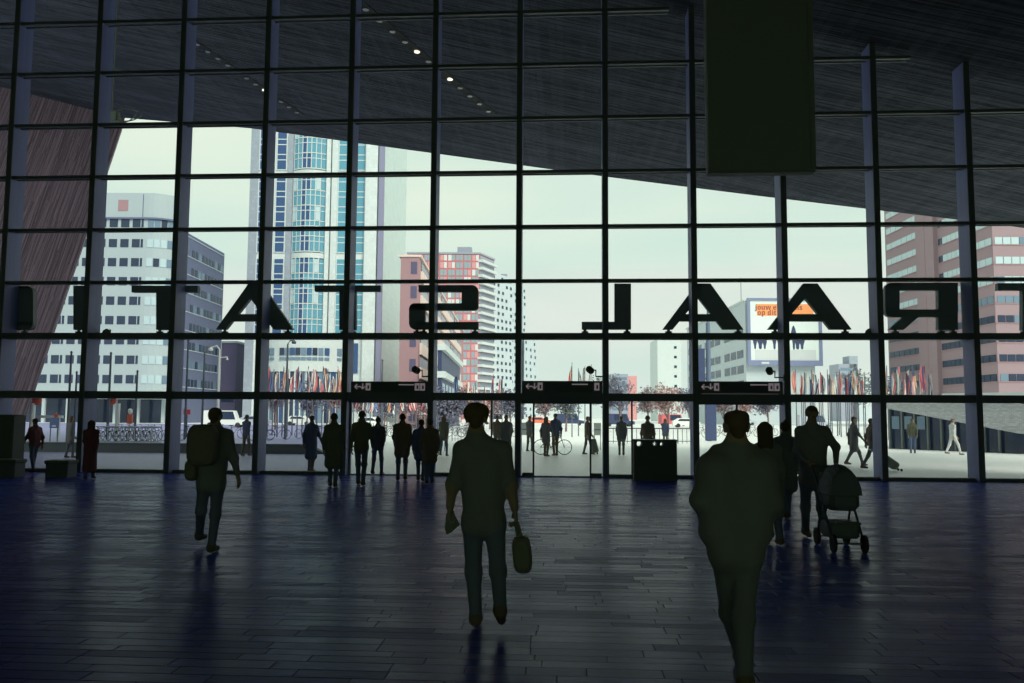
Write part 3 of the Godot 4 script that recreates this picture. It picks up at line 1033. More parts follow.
# low wedge-shaped entrance pavilion with a pale brick fascia
func pavilion() -> void:
	var brick := mat("pale_brick", Color8(206, 208, 212), 0.8)
	triplanar(brick, brick_image(128, 128, 16, 8, Color(0.62, 0.62, 0.66), 51, 0.2), Vector3(0.9, 0.9, 0.9))
	var a := at_y(885, 448.2)
	var b := at_y(1024, 453.6)
	var dir := (b - a).normalized()
	var far := b + dir * 16.0
	var turn := atan2(-dir.z, dir.x)
	var t := thing("pavilion", "low wedge-shaped entrance pavilion with pale brick fascia over dark glass", "building", a + Vector3(0, -0.03, 0), turn)
	var L := (far - a).length()
	var s := func(px: float) -> float: return (at_y(px, lerpf(448.2, 453.6, (px - 885) / 139.0)) - a).length()
	var hh := func(px: float, py: float) -> float:
		# height of a point that is seen at (px, py) on the pavilion's front
		var p: Vector3 = a + dir * s.call(px)
		var v := ray(px, py)
		var n := dir.cross(Vector3.UP)
		var k := (p - EYE).dot(n) / v.dot(n)
		return EYE.y + v.y * k + 0.03
	var pts := PackedVector2Array([Vector2(0, hh.call(887.0, 407.5)), Vector2(s.call(1022.0), hh.call(1022.0, 433.5)), Vector2(L, 0.0), Vector2(L, hh.call(1022.0, 404.0) - 0.3), Vector2(s.call(1022.0), hh.call(1022.0, 404.0)), Vector2(s.call(985.0), hh.call(985.0, 399.5)), Vector2(0, hh.call(890.0, 399.5))])
	var st := stool()
	plate(st, pts, -0.4, 0.25)
	obj("fascia", st, brick, t)
	st = stool()
	box(st, Vector3(L / 2, 1.18, -4.5), Vector3(L, 2.36, 8.0))
	obj("dark_core", st, mats.dark_glass, t)
	st = stool()
	box(st, Vector3(L / 2, hh.call(890.0, 401.0), -4.5), Vector3(L, 0.25, 8.2))
	obj("roof", st, brick, t)
	piece(t, "parapet", mats.white_wall, Vector3(s.call(1003.0) / 2, hh.call(945.0, 395.0), -6.0), Vector3(s.call(1003.0), 0.5, 0.4))
	for i in 9:
		var x: float = i * s.call(1010.0) / 9.0
		piece(t, "glazing_post", mats.frame_dark, Vector3(x + 0.1, hh.call(887.0, 407.5) / 2 - 0.05, -0.34), Vector3(0.09, hh.call(887.0, 407.5), 0.12))
		if i < 3:
			piece(t, "lighter_pane", mats.mid_glass, Vector3(x + 0.1 + s.call(1010.0) / 18.0, 1.45, -0.35), Vector3(s.call(1010.0) / 9.0 - 0.3, 0.7, 0.05))  # lighter glass in the first few bays

# ---------------------------------------------------------------- station letters, seen from behind
const LETTER_Z := -0.42
func lxy(px: float, py: float) -> Vector2:
	var p := at_z(px, py, LETTER_Z)
	return Vector2(p.x, p.y)
func letter(sign_: String, polys: Array, feet: Array, label: String) -> void:
	var base := lxy(feet[0], 333.2)
	var t := thing("sign_letter", label, "letter", Vector3(base.x, base.y, LETTER_Z), 0.0, "station name letters on the front")
	var st := stool()
	for pl in polys:
		var pts := PackedVector2Array()
		for q in pl: pts.append(lxy(q.x, q.y) - base)
		plate(st, pts, -0.09, 0.09)
	obj("letter_body", st, mats.letter_metal, t)
	for f in feet:
		var a := lxy(f, 329.0) - base
		st = stool()
		tube(st, [Vector3(a.x, 0.0, 0), Vector3(a.x, 0.05, 0)], 0.10, 10)
		tube(st, [Vector3(a.x, 0.04, 0), Vector3(a.x, a.y + 0.04, 0)], 0.045, 8)
		obj("foot", st, mats.letter_metal, t)
func rr(x0: float, y0: float, x1: float, y1: float, r := [0.0, 0.0, 0.0, 0.0]) -> PackedVector2Array:
	return rounded(x0, y0, x1, y1, r)
func letter_a(x: float, k: float) -> Array:
	var m := func(a: Array) -> PackedVector2Array:
		var out := PackedVector2Array()
		for q in a: out.append(Vector2(x + (q[0] - 662.4) * k, q[1]))
		return out
	return [m.call([[662.4, 329.6], [696.6, 283.9], [704.0, 283.9], [698.3, 298.7], [672.5, 329.6]]), m.call([[696.6, 283.9], [710.0, 283.9], [742.8, 329.6], [722.4, 329.6], [698.3, 298.7]]), m.call([[685.0, 314.4], [711.0, 314.4], [717.5, 321.4], [679.0, 321.4]])]
func build_letters() -> void:
	# a ledge outside the glass carries them
	var st := stool()
	var y := lxy(500, 336.4).y
	box(st, Vector3(-1.4, y, -0.42), Vector3(34.0, 0.14, 0.3))
	var ledge := setting("trim_1", st, mats.frame_dark, "dark steel ledge outside the glass under the letters")
	for x in MULLIONS: piece(ledge, "ledge_bracket", mats.frame_dark, Vector3(x, y, -0.2), Vector3(0.1, 0.1, 0.2))
	letter("O", [rr(-27, 286.5, 35, 293.5, [6.0, 6.0, 0.0, 0.0]), rr(-27, 322.5, 35, 330, [0.0, 0.0, 6.0, 6.0]), rr(15, 286.5, 35, 330, [0.0, 7.0, 7.0, 0.0]), rr(-27, 286.5, -7, 330, [7.0, 0.0, 0.0, 7.0])], [-14, 25], "dark metal letter O before the leaning leg, its back showing")
	letter("I", [rr(75, 286, 92, 330)], [79, 88], "dark metal letter I between the O and a T, its back showing")
	letter("T", [rr(133, 286, 199, 292.6), rr(157.5, 292, 174, 330)], [160, 171], "dark metal letter T before the white office block")
	letter("A", letter_a(217.0, 0.955), [225, 288], "dark metal letter A beside the glass tower")
	letter("T", [rr(315.5, 285.8, 381, 291.8), rr(340, 291, 356.5, 330)], [344, 353], "dark metal letter T before the glass tower")
	letter("S", [rr(419, 285.5, 478.5, 292.2, [0.0, 6.0, 0.0, 0.0]), rr(462, 285.5, 478.5, 310.6, [0.0, 6.0, 4.0, 0.0]), rr(410, 303.6, 478.5, 310.6, [5.0, 0.0, 4.0, 0.0]), rr(409.5, 303.6, 425.5, 329.6, [6.0, 0.0, 0.0, 6.0]), rr(410, 322.2, 478.5, 329.6, [0.0, 0.0, 0.0, 6.0])], [417, 424, 475], "dark metal letter S before the red framed tower")
	letter("L", [rr(614.4, 284, 630.8, 329.6), rr(581.8, 322.1, 615, 329.6)], [585, 627], "dark metal letter L against the open sky")
	letter("A", letter_a(662.4, 1.0), [668.5, 738], "dark metal letter A before the mast, first of the double A after the L")
	letter("A", letter_a(767.4, 1.035), [775, 845], "dark metal letter A before the advertising screen")
	letter("R", [rr(937, 283.2, 956.5, 330.2), rr(884, 283.2, 938, 290.6, [6.5, 0.0, 0.0, 0.0]), rr(884, 309.8, 938, 317.2, [0.0, 0.0, 0.0, 6.0]), rr(884, 283.2, 898.5, 317.2, [8.0, 0.0, 0.0, 8.0]), PackedVector2Array([Vector2(903, 316.5), Vector2(918, 316.5), Vector2(903.0, 329.8), Vector2(888.0, 329.8)])], [895, 941, 953], "dark metal letter R before the pink brick block")
	letter("T", [rr(996.5, 283.6, 1062, 290.6), rr(1021, 290, 1038, 330.5)], [1024, 1035], "dark metal letter T beyond the R before the pink brick block")

# ---------------------------------------------------------------- things in the hall
func build_hall_things() -> void:
	# hanging display, seen from behind
	var z := 6.0
	var a := at_z(708, 173, z)
	var b := at_z(816.5, 173, z)
	var t := thing("hanging_display", "large dark hanging display seen from behind before the glass front", "display", Vector3((a.x + b.x) / 2, a.y, z))
	var w := b.x - a.x
	var h := 4.4
	var st := stool()
	soft_box(st, Vector3(0, h / 2, -0.15), Vector3(w, h, 0.3), 0.03)
	obj("casing", st, mats.display_grey, t)
	for q in [[-1, 0], [1, 0]]:
		piece(t, "frame_bar", mats.display_grey, Vector3(q[0] * (w / 2 - 0.06), h / 2, 0.02), Vector3(0.1, h - 0.08, 0.04))
	piece(t, "frame_bar", mats.display_grey, Vector3(0, 0.08, 0.02), Vector3(w - 0.24, 0.1, 0.04))
	piece(t, "back_panel", mats.display_grey, Vector3(0, h * 0.3, 0.005), Vector3(w * 0.8, h * 0.36, 0.02))
	for x in [-0.7, 0.7]:
		st = stool()
		tube(st, [Vector3(x, h - 0.05, -0.15), Vector3(x, roof_y(t.position.x + x) - t.position.y + 0.05, -0.15)], 0.035, 8)
		obj("hanger", st, mats.display_grey, t)
	# added glowing panels on the back wall, out of view, brighten the hall
	var glow := mat("fill_panel_glow", Color8(210, 235, 205), 0.5)
	glow.emission_enabled = true
	glow.emission = Color(0.84, 1.0, 0.72)
	glow.emission_energy_multiplier = FILL_GLOW
	for x in [-13.0, -4.5, 4.0, 12.0]:
		t = thing("added_fill_panel", "added wide glowing fill panel on the end wall of the hall", "shop window", Vector3(x, 0.7, 36.44), 0.0, "added fill panels on the end wall")
		piece(t, "light_panel", glow, Vector3(0, 1.2, 0.0), Vector3(5.6, 2.4, 0.04))
		for q in [[0, -0.05, 5.8, 0.1], [0, 2.45, 5.8, 0.1], [-2.85, 1.2, 0.1, 2.4], [2.85, 1.2, 0.1, 2.4], [0, 1.2, 0.06, 2.4]]:
			piece(t, "frame_bar", mats.frame_dark, Vector3(q[0], q[1], -0.03), Vector3(q[2], q[3], 0.1))
		var l := AreaLight3D.new()
		l.name = "light"
		l.area_size = Vector2(5.5, 2.3)
		l.light_color = Color(0.84, 1.0, 0.72)
		l.light_energy = FILL_LIGHT
		l.area_range = 80.0
		l.shadow_enabled = true
		l.position = Vector3(0, 1.2, -0.1)
		t.add_child(l)
	# waste bin with three round openings
	var p := at_y(650.5, 477.0)
	t = thing("waste_station", "black waste station with three round openings by the glass front", "waste bin", Vector3(p.x, 0, 0.75))
	var ww: float = at_z(672, 460, 0.75).x - at_z(629.5, 460, 0.75).x
	var hh: float = at_z(650, 440.2, 0.75).y
	var body := CSGCombiner3D.new()
	body.name = "housing"
	t.add_child(body)
	var cb := CSGBox3D.new()
	cb.name = "shell"
	cb.size = Vector3(ww, hh, 0.5)
	cb.position = Vector3(0, hh / 2, 0)
	body.add_child(cb)
	for q in [[638.7, 442.8 + 0.6, 0.075], [654.2, 443.5, 0.058], [661.0, 444.0, 0.052]]:
		var o := at_z(q[0], q[1], 0.75)
		var c := CSGCylinder3D.new()
		c.name = "opening"
		c.operation = CSGShape3D.OPERATION_SUBTRACTION
		c.radius = q[2]
		c.height = 1.0
		c.sides = 20
		c.rotation.x = PI / 2
		c.position = Vector3(o.x - p.x, o.y, 0)
		body.add_child(c)
	cb.material = mats.black_paint
	piece(t, "plinth", mats.frame_dark, Vector3(0, 0.03, 0.26), Vector3(ww - 0.1, 0.06, 0.03))
	piece(t, "top_plate", mats.frame_dark, Vector3(ww * 0.0, hh + 0.012, 0), Vector3(ww + 0.03, 0.024, 0.53))
	# benches by the leaning leg and a dark cabinet at the edge
	for q in [[43.0, 67.5, 460.5, 478.0, "low dark block bench by the glass front"], [-12.0, 14.5, 460.0, 478.0, "low dark block bench before the dark cabinet"]]:
		var g := at_y((q[0] + q[1]) / 2, q[3])
		t = thing("block_bench", q[4], "bench", Vector3(g.x, 0, g.z - 0.25))
		var bw: float = at_z(q[1], 470, g.z).x - at_z(q[0], 470, g.z).x
		var bh: float = at_z(55, q[2], g.z).y
		st = stool()
		soft_box(st, Vector3(0, bh - 0.05, 0), Vector3(bw, 0.1, 0.5), 0.02)
		obj("seat", st, mats.black_paint, t)
		st = stool()
		soft_box(st, Vector3(0, (bh - 0.1) / 2, 0), Vector3(bw - 0.06, bh - 0.1, 0.44), 0.01)
		obj("plinth", st, mats.frame_dark, t)
	var g := at_y(3, 474.0)
	t = thing("ticket_cabinet", "tall dark cabinet at the foot of the glass front by the leaning leg", "cabinet", Vector3(g.x, 0, 1.0))
	var ch: float = at_z(5, 414.5, 1.0).y
	var cw: float = at_z(19, 440, 1.0).x - g.x
	st = stool()
	soft_box(st, Vector3(cw - 0.75, ch / 2, 0), Vector3(1.5, ch, 0.6), 0.05)
	obj("body", st, mats.black_paint, t)
	piece(t, "screen", mats.dark_glass, Vector3(cw - 0.75, ch * 0.72, 0.31), Vector3(0.6, 0.4, 0.02))
	piece(t, "shelf", mats.frame_dark, Vector3(cw - 0.75, ch * 0.5, 0.36), Vector3(0.8, 0.04, 0.12))
	# way signs over the doors and round lamps on arms
	for q in [[350.5, 428.0, 381.5, 394.0, "over the open door"], [522.0, 602.5, 381.0, 394.0, "over the door with side lights"], [697.5, 783.0, 381.5, 394.5, "over the double door"]]:
		var s0 := at_z(q[0], q[3], 0.28)
		var s1 := at_z(q[1], q[2], 0.28)
		var sw := s1.x - s0.x
		var sh := s1.y - s0.y
		t = thing("way_sign", "long dark way sign with arrows and white pictograms " + q[4], "sign", Vector3((s0.x + s1.x) / 2, 2.30, 0.2))
		var dy := s0.y - 2.30
		st = stool()
		soft_box(st, Vector3(0, dy + sh / 2, 0), Vector3(sw, sh, 0.12), 0.015)
		obj("casing", st, mats.black_paint, t)
		for e in [-0.4, 0.4]: piece(t, "bracket", mats.black_paint, Vector3(e * sw, dy / 2, 0), Vector3(0.06, maxf(dy, 0.03) + 0.02, 0.06))
		piece(t, "face", mat("sign_blue", Color8(46, 58, 82), 0.4), Vector3(0.08 * sw, dy + sh * 0.55, 0.062), Vector3(sw * 0.6, sh * 0.7, 0.01))
		var white := mat("sign_white", Color8(196, 186, 190), 0.5)
		white.emission_enabled = true   # the sign is lit from within
		white.emission = Color(1.0, 0.92, 0.96)
		white.emission_energy_multiplier = 0.11
		var cy := dy + sh * 0.58
		var u := sh * 0.3
		# arrow to the side, arrow down, two pictogram blocks, a line of small type
		for ar in [[-0.42, 0.0], [-0.345, PI / 2]]:
			st = stool()
			var bs := Basis(Vector3.BACK, ar[1])
			var c := Vector3(ar[0] * sw, cy, 0.072)
			box(st, c + bs * Vector3(u * 0.2, 0, 0), Vector3(u * 1.3, u * 0.28, 0.01), bs)
			box(st, c + bs * Vector3(-u * 0.25, u * 0.3, 0), Vector3(u * 0.95, u * 0.26, 0.01), bs * Basis(Vector3.BACK, PI / 4))
			box(st, c + bs * Vector3(-u * 0.25, -u * 0.3, 0), Vector3(u * 0.95, u * 0.26, 0.01), bs * Basis(Vector3.BACK, -PI / 4))
			obj("arrow", st, white, t)
		for x in [-0.275, 0.36, 0.43]:
			if x == 0.36 and q[0] > 500 and q[0] < 600: continue
			piece(t, "pictogram", white, Vector3(x * sw, cy, 0.07), Vector3(u * 1.25, u * 1.9, 0.012))
			piece(t, "pictogram_mark", mats.black_paint, Vector3(x * sw + u * 0.1, cy - u * 0.1, 0.078), Vector3(u * 0.45, u * 0.9, 0.008))
		piece(t, "type_line", white, Vector3(0.22 * sw, cy + u * 0.55, 0.07), Vector3(sw * 0.2, u * 0.3, 0.01))
		piece(t, "lower_trim", white, Vector3(0, dy + sh * 0.05, 0.064), Vector3(sw * 0.9, 0.012, 0.01))
	for q in [[416.0, 370.0, 427.0, "on the mullion beside the letter S"], [590.0, 370.0, 602.0, "on the mullion under the letter L"], [769.5, 371.0, 780.0, "on the mullion beside the advertising screen"]]:
		var c := at_z(q[0], q[1], 0.45)
		var m := at_z(q[2], q[1] + 6.5, 0.36)
		t = thing("disc_camera", "small black disc-shaped camera on an angled arm " + q[3], "camera", m)
		st = stool()
		var rel := c - m
		tube(st, [rel + Vector3(-0.03, 0.02, 0.08), rel + Vector3(0.03, -0.02, -0.08)], [0.095, 0.095], 16)
		obj("head", st, mats.black_paint, t)
		st = stool()
		tube(st, [rel, Vector3(rel.x + 0.16, rel.y, 0.02), Vector3(rel.x + 0.16, 0, 0), Vector3(0.12, 0, 0)], 0.022, 6)
		obj("arm", st, mats.black_paint, t)
		st = stool()
		soft_box(st, Vector3(0.12, 0, -0.02), Vector3(0.06, 0.16, 0.1), 0.01)
		obj("wall_plate", st, mats.black_paint, t)
	# small uplights on the beam
	for q in [[106.5, 331.0, "beside the letter I"], [869.5, 330.0, "beside the letter R"]]:
		var c := at_z(q[0], 333.5, -0.3)
		t = thing("beam_floodlight", "small dark floodlight sitting on the letter ledge " + q[2], "lamp", c)
		st = stool()
		var path := [Vector3(0, 0, 0), Vector3(0, 0.03, 0), Vector3(0, 0.08, 0), Vector3(0, 0.12, 0), Vector3(0, 0.14, 0)]
		tube(st, path, [0.12, 0.12, 0.1, 0.06, 0.02], 12)
		obj("housing", st, mats.black_paint, t)
		piece(t, "stirrup", mats.black_paint, Vector3(0.11, 0.06, 0), Vector3(0.02, 0.12, 0.06))
const FILL_GLOW := 0.2
const FILL_LIGHT := 3.5

# ---------------------------------------------------------------- things on the plaza
const PLAZA := -0.03
func ground_at(px: float, py: float) -> Vector3:
	return at_y(px, py, PLAZA)
func ring(st: SurfaceTool, c: Vector3, r: float, thick: float, n := 24) -> void:
	var path := []
	for k in n + 1: path.append(c + Vector3(cos(TAU * k / n) * r, sin(TAU * k / n) * r, 0))
	tube(st, path, thick, 6)
func bicycle(label: String, at: Vector3, turn: float, group := "") -> Node3D:
	if not mats.has("tyre"):
		mat("tyre", Color8(44, 46, 48), 0.8)
		mat("bike_paint", Color8(58, 64, 74), 0.4)
	var t := thing("bicycle", label, "bicycle", at, turn, group)
	for x in [-0.52, 0.52]:
		var st := stool()
		ring(st, Vector3(x, 0.34, 0), 0.32, 0.02)
		var wheel := obj("wheel", st, mats.tyre, t)
		st = stool()
		for k in 8: tube(st, [Vector3(x, 0.34, 0), Vector3(x + 0.31 * cos(TAU * k / 8), 0.34 + 0.31 * sin(TAU * k / 8), 0)], 0.004, 4)
		tube(st, [Vector3(x, 0.34, -0.04), Vector3(x, 0.34, 0.04)], 0.02, 8)
		obj("spokes", st, mats.steel, wheel)
	var st := stool()
	for q in [[-0.52, 0.34, -0.08, 0.30], [-0.08, 0.30, -0.2, 0.82], [-0.2, 0.78, 0.36, 0.86], [-0.08, 0.30, 0.36, 0.84], [0.34, 0.98, 0.40, 0.66], [0.40, 0.66, 0.52, 0.34], [-0.52, 0.34, -0.18, 0.74]]:
		tube(st, [Vector3(q[0], q[1], 0), Vector3(q[2], q[3], 0)], 0.018, 6)
	obj("frame", st, mats.bike_paint, t)
	st = stool()
	tube(st, [Vector3(0.22, 1.02, -0.28), Vector3(0.34, 1.0, -0.2), Vector3(0.36, 1.0, 0), Vector3(0.34, 1.0, 0.2), Vector3(0.22, 1.02, 0.28)], 0.014, 6)
	obj("handlebar", st, mats.steel, t)
	st = stool()
	soft_box(st, Vector3(-0.22, 0.9, 0), Vector3(0.27, 0.07, 0.16), 0.03)
	tube(st, [Vector3(-0.2, 0.8, 0), Vector3(-0.22, 0.9, 0)], 0.014, 6)
	obj("saddle", st, mats.tyre, t)
	st = stool()
	tube(st, [Vector3(-0.16, 0.3, 0.08), Vector3(0.0, 0.3, 0.08)], 0.016, 6)
	ring(st, Vector3(-0.08, 0.3, 0.03), 0.08, 0.008, 14)
	obj("crank", st, mats.steel, t)
	return t
func railing(label: String, a: Vector3, b: Vector3, h: float, m: StandardMaterial3D, step: float) -> void:
	var t := thing("railing", label, "railing", (a + b) / 2, atan2(-(b - a).z, (b - a).x))
	var L := (b - a).length()
	var st := stool()
	tube(st, [Vector3(-L / 2, h, 0), Vector3(L / 2, h, 0)], 0.04, 8)
	obj("top_rail", st, m, t)
	st = stool()
	tube(st, [Vector3(-L / 2, 0.14, 0), Vector3(L / 2, 0.14, 0)], 0.025, 8)
	obj("bottom_rail", st, m, t)
	var n := int(L / step)
	for k in n + 1:
		var post := k % 8 == 0
		piece(t, "post" if post else "baluster", m, Vector3(-L / 2 + L * k / n, h / 2, 0), Vector3(0.06 if post else 0.03, h, 0.06 if post else 0.03))
func flag(label: String, at: Vector3, h: float, colours: Array, fl: float, seed_: int) -> void:
	var t := thing("flag", label, "flag", at, 0.0, "flags on poles round the plaza")
	var st := stool()
	tube(st, [Vector3.ZERO, Vector3(0, h, 0)], [0.055, 0.03], 6)
	obj("pole", st, mats.pole_grey, t)
	var r := RandomNumberGenerator.new()
	r.seed = seed_
	var turn := r.randf_range(-0.7, 0.7) + (0.0 if r.randf() < 0.5 else PI)
	var wide := r.randf_range(0.22, 0.5)
	# a drooping cloth: three stripes, each a folded strip with thickness
	for s in 3:
		st = stool()
		var rings := []
		for j in 6:
			var u := j / 5.0
			var q := PackedVector3Array()
			var y := h - 0.1 - fl * u
			var spread := wide * (0.45 + 0.55 * sin(PI * clampf(u * 0.8 + 0.15, 0, 1)))
			for i in 4:
				var v := (s + i / 3.0) / 3.0
				q.append(Vector3(cos(turn) * v * spread, y - v * (0.45 + 0.5 * sin(seed_ * 2.3)) * (1.0 - u * 0.5), sin(turn) * v * spread + 0.12 * sin(v * 13.0 + j * 1.1 + seed_)))
			for i in 4:
				q.append(q[3 - i] + Vector3(0, 0, -0.012))
			rings.append(q)
		loft(st, rings, true)
		obj("cloth", st, colours[s], t)
func tree(label: String, at: Vector3, h: float, r: float, tints: Array, leaves: int, seed_: int) -> void:
	var t := thing("tree", label, "tree", at, 0.0, "small trees round the plaza")
	var g := RandomNumberGenerator.new()
	g.seed = seed_
	var st := stool()
	tube(st, [Vector3.ZERO, Vector3(0.05, h * 0.3, 0.02), Vector3(0, h * 0.62, 0)], [0.13, 0.1, 0.06], 7)
	obj("trunk", st, mats.bark, t)
	st = stool()
	var tips := []
	for k in 16:
		var a := g.randf() * TAU
		var s := Vector3(0, h * g.randf_range(0.26, 0.6), 0)
		var e := Vector3(cos(a) * r * g.randf_range(0.4, 1.0), h * g.randf_range(0.45, 1.0), sin(a) * r * g.randf_range(0.4, 1.0))
		var m := s.lerp(e, 0.5) + Vector3(0, 0.25, 0)
		tube(st, [s, m, e], [0.045, 0.028, 0.01], 5)
		tips.append_array([m, e])
		for j in 2:
			var f := e.lerp(m, 0.5) + Vector3(g.randf_range(-0.6, 0.6), g.randf_range(0.1, 0.8), g.randf_range(-0.6, 0.6))
			tube(st, [m.lerp(e, 0.4), f], [0.018, 0.006], 4)
			tips.append(f)
	obj("branches", st, mats.bark, t)
	for k in tints.size():
		st = stool()
		for i in leaves:
			var c: Vector3 = tips[g.randi() % tips.size()] + Vector3(g.randf_range(-0.5, 0.5), g.randf_range(-0.45, 0.45), g.randf_range(-0.5, 0.5))
			var b := Basis.from_euler(Vector3(g.randf() * TAU, g.randf() * TAU, g.randf() * TAU))
			var s := g.randf_range(0.08, 0.2)
			var p := [c + b * Vector3(-s, 0, 0), c + b * Vector3(0, s * 0.6, s * 0.2), c + b * Vector3(s, 0, 0), c + b * Vector3(0, -s * 0.6, s * 0.2)]
			quad(st, p[0], p[1], p[2], p[3])
		obj("foliage", st, tints[k], t)
func car(label: String, at: Vector3, turn: float, paint: StandardMaterial3D, van: bool) -> void:
	var t := thing("van" if van else "car", label, "van" if van else "car", at, turn)
	var L := 5.0 if van else 4.2
	var H := 2.1 if van else 1.45
	var prof := PackedVector2Array([Vector2(-L / 2, 0.35), Vector2(L / 2, 0.35), Vector2(L / 2, 0.85), Vector2(L / 2 - 0.9, 1.0), Vector2(L / 2 - (1.3 if van else 1.6), H), Vector2(-L / 2 + (0.1 if van else 0.9), H), Vector2(-L / 2, H - 0.15 if van else 0.95)])
	var st := stool()
	plate(st, prof, -0.85, 0.85)
	obj("body", st, paint, t)
	for s in [-0.86, 0.86]:
		st = stool()
		plate(st, PackedVector2Array([Vector2(-L / 2 + (1.6 if van else 0.75), 1.0), Vector2(L / 2 - 1.15, 1.0), Vector2(L / 2 - (1.45 if van else 1.75), H - 0.12), Vector2(-L / 2 + (1.6 if van else 1.0), H - 0.12)]), s - 0.01, s + 0.01)
		obj("side_window", st, mats.dark_glass, t)
		for x in [-L / 2 + 0.8, L / 2 - 0.85]:
			st = stool()
			tube(st, [Vector3(x, 0.32, s - 0.1), Vector3(x, 0.32, s + 0.03)], 0.32, 14)
			obj("wheel", st, mats.tyre, t)
func build_plaza_things() -> void:
	mat("bark", Color8(120, 104, 104), 0.9)
	mat("tyre", Color8(44, 46, 48), 0.8)
	mat("bike_paint", Color8(58, 64, 74), 0.4)
	# low granite wall before the leaning leg, its end running out in a slope
	var a := ground_at(96, 452.2)
	var b := ground_at(309, 454.0)
	var e := ground_at(326, 454.2)
	var t := thing("low_wall", "long low dark granite wall on the darker paving with a sloping end", "wall", a, atan2(-(b - a).z, (b - a).x))
	var L := (b - a).length()
	var st := stool()
	plate(st, PackedVector2Array([Vector2(-12, 0), Vector2((e - a).length(), 0), Vector2(L, 0.36), Vector2(-12, 0.36)]), -0.5, 0.0)
	obj("wall_body", st, mats.granite, t)
	piece(t, "coping", mats.granite, Vector3(L / 2 - 6.2, 0.385, -0.25), Vector3(L + 11.6, 0.05, 0.56))
	# railings and parked bicycles
	railing("steel railing with upright bars in front of parked bicycles", ground_at(97, 444), ground_at(161, 444.5), 0.95, mats.steel, 0.18)
	railing("steel railing with upright bars beside the red van", ground_at(604, 443.5), ground_at(696, 443.5), 0.95, mats.pole_grey, 0.30)
	railing("short steel railing with upright bars before the trees", ground_at(452, 441.0), ground_at(470, 441.0), 0.95, mats.steel, 0.2)
	for k in 9:
		var p := ground_at(102 + k * 6.6, 442.0 - 0.4 * (k % 3))
		bicycle("parked bicycle leaning behind the steel railing", p, 0.4 + 0.5 * ((k * 7) % 5) / 5.0, "parked bicycles behind the railing")
	for k in 7:
		var p := ground_at(190 + k * 22 + 5 * (k % 2), 440.5 - (k % 3))
		bicycle("parked bicycle on the darker paving beyond the low wall", p, 0.2 + 0.9 * ((k * 3) % 4) / 4.0, "parked bicycles beyond the low wall")
	for k in 18:
		var p := ground_at([354.0, 362.0, 369.0, 388.0, 396.0, 409.0, 417.0, 455.0, 461.0, 468.0, 508.0, 514.0, 700.0, 722.0, 731.0, 741.0, 752.0, 770.0][k], 437.5 - 0.8 * (k % 3))
		bicycle("parked bicycle among the small trees on the pale paving", p, 0.2 + 0.7 * ((k * 5) % 7) / 7.0, "parked bicycles among the small trees")
	# mast with navy cladding
	var q := ground_at(709.5, 441.0)
	t = thing("clad_mast", "tall slim blue-grey mast clad in navy at its foot", "mast", q)
	var navy := mat("navy_panel", Color8(60, 72, 110), 0.5)
	st = stool()
	tube(st, [Vector3(0, 0, 0), Vector3(0, 5.6, 0), Vector3(0, 8.4, 0), Vector3(0, 8.45, 0), Vector3(0, 11.2, 0)], [0.17, 0.17, 0.15, 0.08, 0.07], 12)
	obj("pole", st, mat("mast_blue", Color8(98, 112, 138), 0.45), t)
	st = stool()
	soft_box(st, Vector3(0.1, 1.72, 0), Vector3(0.74, 3.38, 0.5), 0.03)
	obj("cladding", st, navy, t)
	st = stool()
	soft_box(st, Vector3(-0.52, 5.1, 0), Vector3(0.5, 2.9, 0.3), 0.03)
	obj("side_panel", st, navy, t)
	piece(t, "panel_bracket", mats.pole_grey, Vector3(-0.2, 5.8, 0), Vector3(0.3, 0.08, 0.08))
	piece(t, "panel_bracket", mats.pole_grey, Vector3(-0.2, 4.4, 0), Vector3(0.3, 0.08, 0.08))
	# white information pylons on posts
	for s in [[441.5, 451.0, "between the doors and the short railing"], [524.5, 450.0, "beside the couple with the bicycle"], [597.5, 450.0, "beside the person with a suitcase"]]:
		q = ground_at(s[0], s[1])
		t = thing("info_pylon", "white information panel on two slim posts " + s[2], "sign", q)
		piece(t, "panel", mats.white_paint, Vector3(0, 1.05, 0), Vector3(0.36, 0.62, 0.06))
		piece(t, "panel_band", mats.panel_grey, Vector3(0, 1.02, 0.032), Vector3(0.32, 0.06, 0.01))
		for x in [-0.15, 0.15]: piece(t, "post", mats.steel, Vector3(x, 0.55, 0), Vector3(0.035, 1.1, 0.035))
	# slender street poles by the leaning leg; one with a curved arm
	for s in [[67.0, 440.0, 352.0, "nearest the leaning leg"], [73.5, 438.0, 372.0, "short one of the pair by the leaning leg"], [107.0, 440.0, 353.0, "before the white office block"], [134.5, 439.0, 371.0, "before the rounded corner of the office block"], [184.5, 439.0, 340.0, "before the grey wing of the office block"], [201.5, 438.0, 352.0, "beside the grey wing of the office block"], [381.0, 437.0, 360.0, "before the foot of the glass tower"]]:
		q = ground_at(s[0], s[1])
		var h: float = at_z(s[0], s[2], q.z).y
		t = thing("street_pole", "slender dark street pole " + s[3], "pole", q)
		st = stool()
		tube(st, [Vector3.ZERO, Vector3(0, h, 0)], [0.09, 0.06], 8)
		obj("shaft", st, mats.pole_grey, t)
		st = stool()
		tube(st, [Vector3(0, h - 0.02, 0), Vector3(0, h + 0.1, 0)], [0.1, 0.03], 8)
		obj("cap", st, mats.pole_grey, t)
